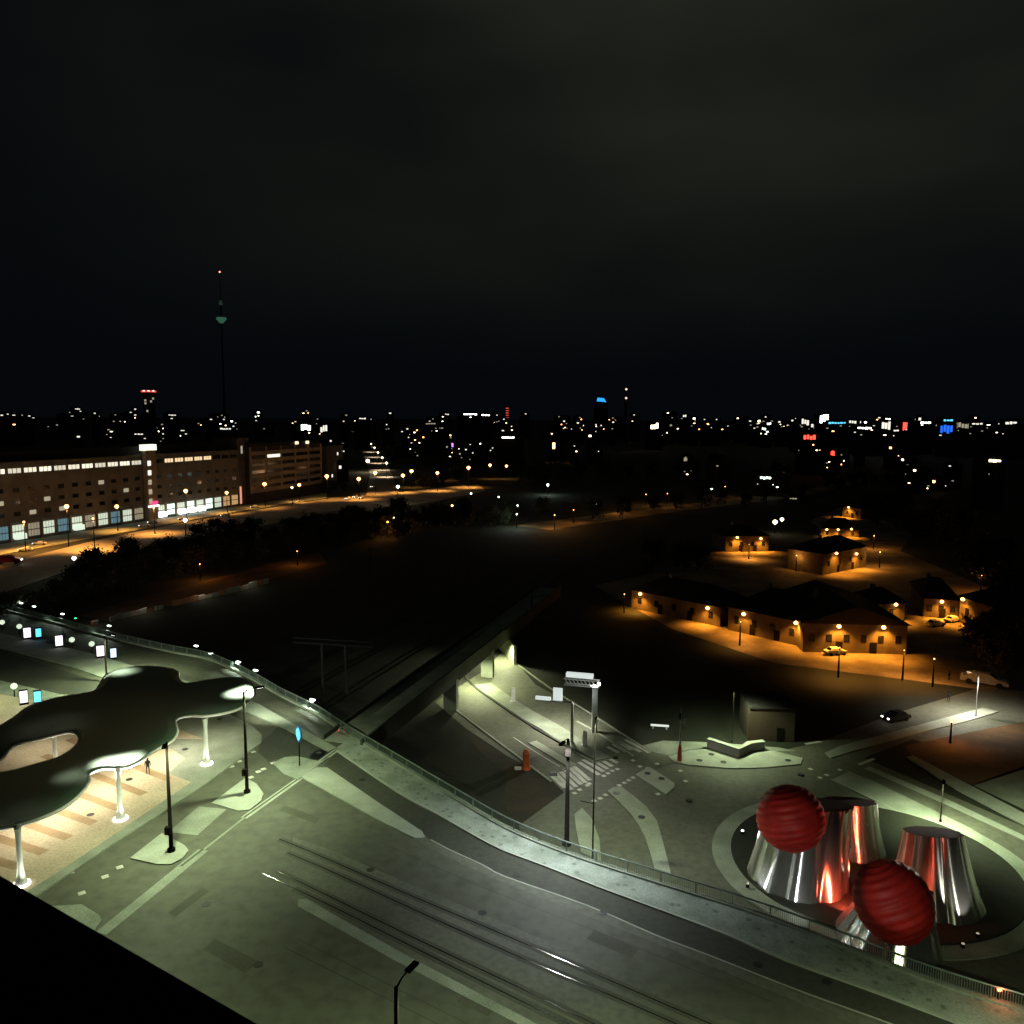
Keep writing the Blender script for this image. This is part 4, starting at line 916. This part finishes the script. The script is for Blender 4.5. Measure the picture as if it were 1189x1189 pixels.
# ------------------------------------------------------------------ houses of the barrack yard
def house(label, pl, pr, depth, eave, ridge, lamps=(), doors=2, gable=False, wins=4, lp=260, lf=None):
    a, b = G(*pl), G(*pr); w = b - a; Wl = w.length
    t = thing('yard_house', label, 'house', tuple(a), math.atan2(w.y, w.x), 'houses around the lamp lit yard')
    MB().box((Wl / 2, depth / 2, eave / 2), (Wl, depth, eave)).build('wall', housewall, t)
    r = MB(); o = .6
    if gable:
        vs = [(-o, -o, eave), (Wl + o, -o, eave), (Wl / 2, -o, ridge), (-o, depth + o, eave), (Wl + o, depth + o, eave), (Wl / 2, depth + o, ridge)]
        r.add(vs, [(0, 1, 2), (5, 4, 3), (0, 2, 5, 3), (1, 4, 5, 2), (0, 3, 4, 1)])
    else:
        h = min(depth / 2, Wl / 3)
        vs = [(-o, -o, eave), (Wl + o, -o, eave), (Wl + o, depth + o, eave), (-o, depth + o, eave), (h, depth / 2, ridge), (Wl - h, depth / 2, ridge)]
        r.add(vs, [(0, 1, 5, 4), (1, 2, 5), (2, 3, 4, 5), (3, 0, 4), (0, 3, 2, 1)])
    rr = r.build('roof', rooftile, t)
    MB().box((Wl * .3, depth / 2, ridge - .3), (.8, .8, 2.2)).build('chimney', brick, rr)
    for k in range(wins):
        x = Wl * (k + .5) / wins
        MB().box((x, -.03, eave * .5), (1.1, .08, 1.5)).build('window', darkglass, t)
    for k in range(doors):
        MB().box((Wl * (k + 1) / (doors + 1) + .3, -.04, 1.15), (1.3, .1, 2.3)).build('door', darkpaint, t)
    for f, hf in lamps:
        l_ = MB().lathe((Wl * f, -.55, eave * hf), [(.08, .35), (.35, .15), (.42, -.1), (.25, -.35), (.08, -.4)], 10).build('wall_lamp', e_sod, t, smooth=True)
        MB().tube([(Wl * f, 0, eave * hf + .3), (Wl * f, -.55, eave * hf + .35)], .04, 5).build('lamp_bracket', darkpaint, l_)
        light('SPOT', (Wl * f, -1.0, eave * hf + .1), lp * 18, (1, .37, .035), t, R(128), .3, (Wl * f, -1.6, 0), .8)
    return t
house('large gabled house with two glowing wall lamps facing the road', (932, 757), (1052, 760), 26, 6.0, 9.5, ((.33, .93), (.76, .93)), 2, True, 6, 720)
house('long low house at the left end of the yard with a lamp near each end', (733, 706), (836, 728), 12, 4.6, 8, ((.12, .9), (.88, .85)), 2, False, 5, 420)
house('long low house joining the large gabled one, with two bright wall lamps', (845, 731), (930, 751), 15, 5.2, 9.5, ((.24, .85), (.94, .95)), 2, False, 4, 420)
house('right hand house end wall with one wall lamp behind the parked cars', (1072, 716), (1112, 719), 20, 4.5, 8, ((.5, .9),), 1, False, 3, 420)
house('farthest right house with a reddish lit wall', (1113, 722), (1150, 735), 14, 6.0, 9, ((.15, .95), ), 1, False, 2, 420)
house('house behind the large gabled one with one lamp at its corner', (1018, 722), (1050, 720), 10, 4.2, 7, ((.6, .95),), 0, False, 1, 300)
house('upper left yard house with two lamps over the bright yard', (842, 641), (892, 640), 12, 5.5, 9, ((.25, .95), (.8, .85)), 2, False, 4, 620)
house('yard house with two lamps in the middle above the dark roofs', (955, 668), (1005, 658), 12, 6.5, 10, ((.25, .95), (.72, .75)), 2, False, 4, 500)
house('small dark yard house with three lamps behind the middle one', (953, 622), (997, 624), 10, 3.0, 7, ((.15, .9), (.45, .95), (.8, 1.1)), 1, False, 3, 420)
house('farthest yard house with one lamp and a white end', (978, 600), (1000, 603), 10, 5.0, 9, ((.35, 1.0),), 1, False, 2, 700)
far_lamp(1015, 622, 5, e_sod, .15, 'added low yard lamp behind the middle yard houses, upper one', 1800, ORANGE, 'added yard lamps')  # these low lamps are added to carry light onto yard and road
far_lamp(1022, 641, 5, e_sod, .15, 'added low yard lamp behind the middle yard houses, lower one', 1500, ORANGE, 'added yard lamps')
far_lamp(925, 645, 5, e_sod, .12, 'added low yard lamp on the bright yard between the houses', 700, ORANGE, 'added yard lamps')
far_lamp(1140, 668, 5, e_sod, .12, 'added low yard lamp beside the farthest right house', 900, SODIUM, 'added yard lamps')
far_lamp(975, 752, 5.5, e_sod, .05, 'added low lamp on the orange road beside the white parked car', 5200, ORANGE, 'added yard lamps', spot=True)
far_lamp(860, 722, 5, e_sod, .05, 'added low lamp on the orange road before the middle of the long house', 2600, ORANGE, 'added yard lamps', spot=True)
far_lamp(1050, 755, 5.5, e_sod, .05, 'added low lamp at the right corner of the large gabled house', 5200, ORANGE, 'added yard lamps', spot=True)
far_lamp(870, 632, 5, e_sod, .05, 'added low lamp on the bright yard before the upper left house', 5200, ORANGE, 'added yard lamps', spot=True)
far_lamp(1085, 765, 5, e_sod, .1, 'added low lamp over the orange road in front of the large gabled house', 700, ORANGE, 'added yard lamps')
far_lamp(725, 690, 4.5, e_sod, .1, 'added low lamp at the left end of the long yard house', 350, ORANGE, 'added yard lamps')
far_lamp(900, 606, 5, e_warm, 1.0, 'cluster lamp above the yard by the dark trees, right', 300, WARM); far_lamp(908, 603, 6, e_warm, .8, 'cluster lamp above the yard by the dark trees, left', 0, WARM)
for px, py in ((825, 718), (865, 726)):
    a = G(px, py); t = thing('planter', 'pale round planter at the foot of the long yard house under the %s lamp' % ('second' if px == 825 else 'third'), 'planter', tuple(a))
    MB().lathe((0, 0, 0), [(.7, 0), (1.0, .9), (.9, .95)], 12).build('tub', whitepaint, t)
    f_ = MB()
    for k in range(60):
        c = Vector((random.gauss(0, .5), random.gauss(0, .5), 1.3 + random.random() * .9)); s_ = .14; f_.add([c + Vector((random.uniform(-s_, s_), random.uniform(-s_, s_), random.uniform(-s_, s_))) for _ in range(4)], [(0, 1, 2, 3)])
    f_.build('plant', leafm, t)

# ------------------------------------------------------------------ trees
def make_tree(name, label, h, spread, nleaf, lm, seed, cat='tree'):
    random.seed(seed); t = thing(name, label, cat)
    tr = MB(); tr.tube([(0, 0, -.3), (.05, .1, h * .3), (-.1, .05, h * .62)], [.28, .2, .1], 7)
    cl = []
    for k in range(9):
        az = k * 2.4 + random.random(); z0 = h * random.uniform(.28, .55); r_ = spread * random.uniform(.45, .95); z1 = z0 + h * random.uniform(.15, .4)
        e_ = Vector((math.cos(az) * r_, math.sin(az) * r_, z1)); tr.tube([(0, 0, z0), tuple(e_ * .5 + Vector((0, 0, z0 * .5 + .3))), tuple(e_)], [.1, .06, .02], 5); cl.append((e_, random.uniform(.8, 1.7)))
    for k in range(16): cl.append((Vector((random.gauss(0, spread * .4), random.gauss(0, spread * .4), h * random.uniform(.18, .95))), random.uniform(1.0, 2.0)))
    tr.build('trunk', bark, t)
    f = MB()
    for k in range(nleaf):
        c, r_ = random.choice(cl); v = Vector((random.gauss(0, 1), random.gauss(0, 1), random.gauss(0, .8))) * r_ * .5; c = c + v; s_ = random.uniform(.14, .36)
        a_ = Vector((random.gauss(0, 1), random.gauss(0, 1), random.gauss(0, 1))).normalized(); b_ = a_.cross(Vector((random.random(), random.random(), 1))).normalized()
        f.add([c - a_ * s_, c + b_ * s_, c + a_ * s_, c - b_ * s_], [(0, 1, 2, 3)])
    f.build('crown', lm, t); return t
TL = 'leafy tree standing unlit in the dark belts around the railway and city'
protos = [make_tree('dark_tree', TL, 9, 3.2, 2200, leafm, 1), make_tree('dark_tree', TL, 11, 3.8, 2600, leafm, 2), make_tree('dark_tree', TL, 8, 3.6, 2000, leafm2, 3)]
for p in protos: p['group'] = 'dark trees'
random.seed(11); used = [False] * 3; spots = []
def row(px, k, jx, jy, s0=.8, s1=1.3):
    pts = [Vector((a, b, 0)) for a, b in px]; n = len(pts) - 1
    for i in range(k):
        f = i / max(1, k - 1) * n; j = min(int(f), n - 1); q = pts[j].lerp(pts[j + 1], f - j)
        spots.append((q.x + random.uniform(-jx, jx), q.y + random.uniform(-jy, jy), random.uniform(s0, s1)))
row([(-20, 752), (60, 722), (110, 692), (200, 672), (300, 652), (400, 631), (500, 616), (590, 606)], 56, 6, 3, .65, .95)
row([(90, 690), (120, 674), (200, 655), (300, 635), (400, 614), (440, 611)], 40, 8, 3, .7, 1.0)
row([(232, 630), (250, 628), (268, 626)], 3, 2, 1, .7, .9)
row([(440, 612), (600, 608), (800, 592), (950, 572), (1050, 560)], 26, 8, 4, .8, 1.2)
row([(490, 560), (560, 555), (620, 560), (760, 560), (900, 550)], 20, 10, 8, 1.0, 1.8)
row([(378, 574), (400, 571)], 3, 2, 2, .7, .9)
row([(486, 566), (530, 558)], 4, 3, 2, .7, 1.0)
row([(1010, 600), (1060, 620), (1110, 650), (1160, 690), (1189, 730)], 12, 10, 8, 1.0, 1.6)
row([(1130, 760), (1160, 765), (1189, 775)], 5, 6, 5, .8, 1.1)
row([(760, 660), (820, 660)], 3, 10, 5, .8, 1.0)
for i, (px, py, s_) in enumerate(spots):
    k = i % 3; a = G(px, py)
    if not used[k]: o = protos[k]; used[k] = True; o.location = a; o.rotation_euler.z = random.uniform(0, 6); o.scale = (s_,) * 3
    else: dup(protos[k], a, random.uniform(0, 6.28), scale=s_)
t = make_tree('lit_tree', 'pale lit tree beside the white vehicle at the upper right road corner', 7, 2.6, 1500, leafm2, 9); t.location = G(1147, 790)

# ------------------------------------------------------------------ distant buildings with lit windows
dots = [(2,482,4,1.6,'M'),(9,481,3,1.6,'M'),(16,482,4,1.6,'M'),(24,482,5,1.6,'M'),(34,483,4,1.8,'M'),(90,475,7,2,'M'),(110,480,3,2,'M'),(157,475,3,2,'M'),(157,482,4,2,'M'),(170,482,4,2.4,'W'),(177,480,3,3,'W'),(200,482,8,1.6,'M'),(126,499,4,2,'D'),(91,507,5,3,'M'),(161,504,9,2,'M'),(190,504,4,2,'M'),(197,504,3,2,'M'),(212,500,6,2,'M'),(245,487,4,1.6,'M'),(260,487,3,2,'M'),(269,489,4,2,'W'),(262,498,12,3,'M'),(271,495,4,2,'M'),(300,479,5,3,'G'),(356,477,3,2,'D'),(355,496,11,7,'G'),(376,498,8,8,'M'),
(453,480,5,3,'M'),(402,482,4,2,'D'),(421,486,8,2.4,'M'),(430,487,5,2,'M'),(399,489,3,2,'M'),(452,501,3,2,'M'),(449,493,3,2,'M'),(473,498,4,2.4,'M'),(519,481,7,2.2,'M'),(546,481,16,2,'W'),(564,482,10,2,'W'),(577,482,3,2,'M'),(584,500,5,2.2,'M'),(590,508,15,2.6,'W'),(577,509,4,3,'M'),(600,506,3,2,'M'),(525,517,5,5,'V'),(527,514,4,2,'M'),(519,519,3,3,'D'),(541,522,4,2.4,'M'),(546,516,3,2,'M'),(549,526,3,2,'M'),(534,527,4,3,'D'),(572,520,3,2,'M'),(457,518,3,2,'D'),(465,522,3,2,'M'),(398,515,4,2,'M'),(399,524,3,2,'M'),(395,542,5,5,'M'),(384,512,4,3,'M'),(594,495,3,2,'M'),(655,489,4,2.4,'M'),(643,518,5,8,'O'),(651,520,4,3,'Y'),(685,506,5,4,'Y'),(671,491,4,3,'M'),(692,493,3,2,'M'),(698,494,3,2,'M'),(712,490,4,3,'M'),(711,498,3,2,'D'),(667,518,3,2,'M'),(695,524,3,2,'M'),(760,495,9,6,'Y'),(768,496,5,4,'Y'),(779,494,5,3,'D'),(795,483,6,4,'M'),(806,486,4,3,'Y'),(818,487,3,2,'M'),(832,487,3,2,'M'),(796,533,6,5,'D'),(833,541,4,2,'D'),(838,543,3,2,'D'),(420,535,4,4,'Y'),(510,497,10,2,'D'),(500,492,12,2,'D'),
(871,489,4,2,'M'),(882,489,6,3,'Y'),(889,484,3,2,'M'),(893,492,6,3,'W'),(905,490,5,3,'M'),(887,498,6,4,'G'),(889,555,12,4,'G'),(910,550,4,4,'Y'),(921,579,8,2,'D'),(920,488,4,3,'M'),(935,490,8,6,'M'),(957,486,9,8,'G'),(921,498,6,4,'Y'),(932,494,10,4,'M'),(948,495,12,5,'M'),(972,491,18,3,'C'),(990,490,8,4,'M'),(998,490,5,4,'M'),(1004,497,14,3,'W'),(1015,499,16,4,'M'),(1021,485,4,2.4,'M'),(1029,494,9,9,'M'),(1039,500,8,3,'M'),(1051,494,6,9,'R'),(1057,499,4,3,'M'),(1068,487,4,5,'M'),(1075,491,10,3,'G'),(1073,504,5,2,'M'),(1088,494,4,3,'D'),(1099,498,12,8,'B'),(1101,488,9,3,'C'),(1120,494,18,6,'D'),(1135,492,10,3,'M'),(1161,492,5,2,'M'),(1174,491,10,4,'M'),(1185,489,8,4,'W'),(940,508,13,5,'R'),(944,514,8,3,'R'),(967,526,6,5,'R'),(959,528,3,3,'M'),(977,528,3,2,'D'),
(1034,520,4,4,'O'),(1031,527,5,3,'Y'),(1048,534,4,3,'Y'),(1062,546,4,3,'Y'),(1069,549,4,3,'D'),(1084,559,5,4,'O'),(1103,541,4,2,'M'),(1155,535,11,4,'Y'),(1040,577,3,2,'M'),(1000,505,4,2,'D'),(980,500,4,2,'D'),(1110,500,4,2,'D'),(1145,497,5,2,'D')]
NEXP = len([d for d in dots if not (405 < d[0] < 468 and d[1] > 495)])
random.seed(21)
for k in range(46):
    dots.append((random.uniform(885, 1188), random.gauss(493, 4), random.choice((3, 4, 5, 8)), random.choice((1.8, 2.5, 3)), random.choice('MMWYDGD')))
for k in range(26): dots.append((random.uniform(600, 880), random.gauss(492, 6), 3, 1.8, random.choice('MDY')))
dots = [d for d in dots if not (405 < d[0] < 468 and d[1] > 495)]
for k in range(24): dots.append((random.uniform(472, 600), random.uniform(486, 530), 3, 2, random.choice('MDYO')))
for k in range(16): dots.append((random.uniform(0, 380), random.uniform(478, 500), 3, 1.8, random.choice('MDD')))
COLN = {'W': 'bright white', 'G': 'greenish white', 'Y': 'warm yellow', 'O': 'orange', 'D': 'dim', 'R': 'red', 'B': 'vivid blue', 'C': 'cyan blue', 'V': 'purple', 'M': 'white'}
random.seed(5); seen = {}
for i, (px, py, w, h, c) in enumerate(dots):
    D = 1500.0 if py < 505 else 900.0 if py < 530 else 620.0
    exp_ = i < NEXP
    D *= random.uniform(.9, 1.0) if exp_ else random.uniform(1.1, 1.3)
    if c in 'BRC' or (exp_ and w > 7): D *= .82
    q = PD(px, py, D)
    if q.z < L + 3: q = P(px, py, L + 3); D = math.hypot(q.x, q.y)
    s_ = D / F * 1.02
    ww, wh = w * s_ * (.95 if w > 7 else .64), h * s_ * (.9 if h > 4 else .58)
    bw_ = ww + (random.uniform(6, 14) if exp_ else random.uniform(14, 40)); top = q.z + wh / 2 + random.uniform(1.0, 3); dep = random.uniform(8, 18)
    side = 'left' if px < 300 else 'middle left' if px < 594 else 'middle right' if px < 860 else 'right'
    row_ = 'on the horizon' if py < 500 else 'just below the horizon' if py < 530 else 'amid the dark belt'
    lab = 'far dark building with %s lit windows %s, %s' % (COLN[c], row_, side)
    t = thing('distant_building', lab, 'building', (q.x, q.y, L), math.atan2(-q.x, q.y), 'distant buildings, ' + lab[23:])
    offx = random.uniform(-.3, .3) * (bw_ - ww)
    hb_ = top - L
    MB().box((offx, dep / 2 + .2, hb_ / 2), (bw_, dep, hb_)).build('wall', farwall, t)
    MB().box((offx, dep / 2 + .2, hb_ + .6), (bw_ * .5, dep * .5, 1.2)).build('roof_house', farwall, t)
    k = 1 if w < 6 else max(3, int(w / 3)); g_ = MB()
    for j in range(k):
        hh_ = wh * random.uniform(.7, 1.1); g_.box(((j + .5) / k * ww - ww / 2, .1, q.z - L + random.uniform(-.15, .15) * wh), (ww / k * random.uniform(.7, .92), .2, hh_))
    g_.build('window', EM[c], t)
    for j in range(random.choice((0, 1, 1, 2, 3))):
        x_ = offx + random.uniform(-.45, .45) * bw_; z_ = q.z - L - random.uniform(2.5, 14)
        if z_ < 2: continue
        e2 = EM[random.choice('DDMYO' if c not in 'WG' else 'DMYGM')]
        MB().box((x_, .1, z_), (random.uniform(.7, 2.2) * s_ , .2, random.uniform(.5, 1.0) * s_)).build('window', e2, t)

# towers
q = PD(173, 466, 1400); t = thing('round_tower', 'tall dark tower with a red lit crown and lit upper windows', 'tower', (q.x, q.y, L), math.atan2(-q.x, q.y))
s_ = 1400 / F; zt = PD(173, 455, 1400).z - L
MB().lathe((0, 0, 0), [(6.5 * s_, 0), (5.5 * s_, zt - 2), (7 * s_, zt), (7 * s_, zt + 4)], 16).build('shaft', farwall, t)
MB().lathe((0, 0, zt - .8), [(7.2 * s_, 0), (7.4 * s_, .5), (7.4 * s_, 2.6), (7.2 * s_, 2.8)], 16).build('crown_light', emit('crown_red', (1, .08, .05), .9), t)
for x in (-4.5, 0, 4.5): MB().box((x * s_, -7.5 * s_, zt + 1.2), (2 * s_, .6, 1.6)).build('crown_lamp', emit('crown_hot', (1, .5, .45), 3), t)
for x, z in ((-3.5, 9), (-3.5, 12), (2, 10), (4, 7), (-2, 20)): MB().box((x * s_, -7.3 * s_, zt - z * s_), (1.8 * s_, 2, 2.0 * s_)).build('window', e_dimw, t)
q = PD(257, 371, 2600); s_ = 2600 / F; t = thing('television_tower', 'slender television tower with faint green pod and red tip light', 'tower', (q.x, q.y, L))
zp_ = q.z - L; ztip = PD(259, 317, 2600).z - L
MB().lathe((0, 0, 0), [(2 * s_, 0), (1.0 * s_, zp_ * .5), (.7 * s_, zp_ - 5 * s_), (1.0 * s_, zp_ + 14 * s_), (.4 * s_, zp_ + 20 * s_), (.2 * s_, ztip)], 12).build('shaft', farwall, t, smooth=True)
MB().lathe((0, 0, zp_), [(1.5 * s_, -4 * s_), (4 * s_, -1 * s_), (5.2 * s_, 0), (5.2 * s_, 2 * s_), (5 * s_, 2.1 * s_)], 16).build('pod', e_ltgreen, t)
MB().lathe((0, 0, zp_ + 15 * s_), [(1.5 * s_, 0), (2.2 * s_, s_), (1.2 * s_, 5 * s_)], 10).build('mast_light', emit('mast_faint', (.5, .8, .6), .03), t)
MB().lathe((0, 0, ztip), [(.3 * s_, 0), (1.0 * s_, s_), (.3 * s_, 1.8 * s_)], 8).build('tip_light', emit('tip', (1, .35, .2), 3), t)
q = PD(589, 480, 1800); s_ = 1800 / F; t = thing('chimney_stack', 'slim chimney with stacked red warning lights on the horizon', 'chimney', (q.x, q.y, L))
zt = PD(589, 474, 1800).z - L
MB().lathe((0, 0, 0), [(2.2 * s_, 0), (1.2 * s_, zt)], 10).build('shaft', farwall, t)
for k in range(5): MB().lathe((0, 0, zt - k * 2.7 * s_), [(1.4 * s_, -.5 * s_), (1.7 * s_, 0), (1.4 * s_, .5 * s_)], 10).build('warning_light', emit('warn_dim', (1, .1, .06), .8), t)
q = PD(698, 464, 1600); s_ = 1600 / F; t = thing('office_tower', 'dark tower block with a vivid blue roof sign', 'building', (q.x, q.y, L), math.atan2(-q.x, q.y))
h_ = q.z - L - 3 * s_
MB().box((0, 8, h_ / 2), (16 * s_, 14, h_)).build('wall', farwall, t); MB().add([(-5 * s_, 0, h_ + 1.2 * s_), (6 * s_, 0, h_ + .2 * s_), (3 * s_, 0, h_ + 4.6 * s_), (-4 * s_, 0, h_ + 5.2 * s_), (-5 * s_, 2, h_ + 1.2 * s_), (6 * s_, 2, h_ + .2 * s_), (3 * s_, 2, h_ + 4.6 * s_), (-4 * s_, 2, h_ + 5.2 * s_)], [(0, 1, 2, 3), (7, 6, 5, 4), (0, 4, 5, 1), (1, 5, 6, 2), (2, 6, 7, 3), (3, 7, 4, 0)]).build('roof_sign', emit('roof_blue', (.02, .30, 1), 1.6), t)
q = PD(727, 452, 1600); t = thing('radio_mast', 'dark radio mast with two small warm lights right of the blue sign', 'mast', (q.x, q.y, L)); h_ = q.z - L
MB().lathe((0, 0, 0), [(6, 0), (4, h_ * .5), (1.5, h_)], 8).build('shaft', mat('mast_paint', (.10, .05, .045), .9), t)
for z in (0, -10 * s_): MB().lathe((0, -3, h_ + z), [(1, -2), (2.4, 0), (1, 2)], 8).build('mast_lamp', emit('mast_warm', (1, .6, .45), 1.5), t)

# ------------------------------------------------------------------ night sky
w = bpy.data.worlds.new('World'); sc.world = w; w.use_nodes = True; nt = w.node_tree; bg = nt.nodes['Background']
tc = nt.nodes.new('ShaderNodeTexCoord')
sky = nt.nodes.new('ShaderNodeTexSky'); sky.sky_type = 'NISHITA'; sky.sun_disc = False; sky.sun_elevation = R(-9); sky.sun_rotation = R(160)
mp = nt.nodes.new('ShaderNodeMapping'); mp.inputs['Scale'].default_value = (1.3, 1.3, 3.2); mp.inputs['Rotation'].default_value = (0, R(18), 0)
n1 = nt.nodes.new('ShaderNodeTexNoise'); n1.inputs['Scale'].default_value = 1.2; n1.inputs['Detail'].default_value = 3; n1.inputs['Roughness'].default_value = .5
nt.links.new(tc.outputs['Generated'], mp.inputs['Vector']); nt.links.new(mp.outputs['Vector'], n1.inputs['Vector'])
sep = nt.nodes.new('ShaderNodeSeparateXYZ'); nt.links.new(tc.outputs['Generated'], sep.inputs[0])
el = nt.nodes.new('ShaderNodeMapRange'); el.inputs['From Min'].default_value = .05; el.inputs['From Max'].default_value = .50; nt.links.new(sep.outputs['Z'], el.inputs['Value'])
azm = nt.nodes.new('ShaderNodeMapRange'); azm.inputs['From Min'].default_value = -.5; azm.inputs['From Max'].default_value = .15; azm.inputs['To Min'].default_value = .25; nt.links.new(sep.outputs['X'], azm.inputs['Value'])
cr = nt.nodes.new('ShaderNodeMapRange'); cr.inputs['From Min'].default_value = .36; cr.inputs['From Max'].default_value = .70; nt.links.new(n1.outputs['Fac'], cr.inputs['Value'])
m1 = nt.nodes.new('ShaderNodeMath'); m1.operation = 'MULTIPLY'; nt.links.new(el.outputs[0], m1.inputs[0]); nt.links.new(cr.outputs[0], m1.inputs[1])
m2 = nt.nodes.new('ShaderNodeMath'); m2.operation = 'MULTIPLY'; nt.links.new(m1.outputs[0], m2.inputs[0]); nt.links.new(azm.outputs[0], m2.inputs[1])
cl = nt.nodes.new('ShaderNodeMixRGB'); cl.inputs['Color1'].default_value = (.0014, .0021, .0030, 1); cl.inputs['Color2'].default_value = (.022, .0235, .0165, 1)
nt.links.new(m2.outputs[0], cl.inputs['Fac'])
sk = nt.nodes.new('ShaderNodeMixRGB'); sk.blend_type = 'ADD'; sk.inputs['Fac'].default_value = 1
dim_ = nt.nodes.new('ShaderNodeMixRGB'); dim_.blend_type = 'MULTIPLY'; dim_.inputs['Fac'].default_value = 1; dim_.inputs['Color2'].default_value = (.05, .05, .05, 1)
nt.links.new(sky.outputs[0], dim_.inputs['Color1']); nt.links.new(cl.outputs[0], sk.inputs['Color1']); nt.links.new(dim_.outputs[0], sk.inputs['Color2'])
nt.links.new(sk.outputs[0], bg.inputs['Color']); bg.inputs['Strength'].default_value = 1.0

sc.view_settings.view_transform = 'Standard'; sc.view_settings.look = 'None'; sc.view_settings.exposure = 0; sc.view_settings.gamma = 1
sc.cycles.use_denoising = True; sc.cycles.use_light_tree = True; sc.cycles.sample_clamp_indirect = 3; sc.cycles.max_bounces = 6
sc.cycles.caustics_reflective = False; sc.cycles.caustics_refractive = False
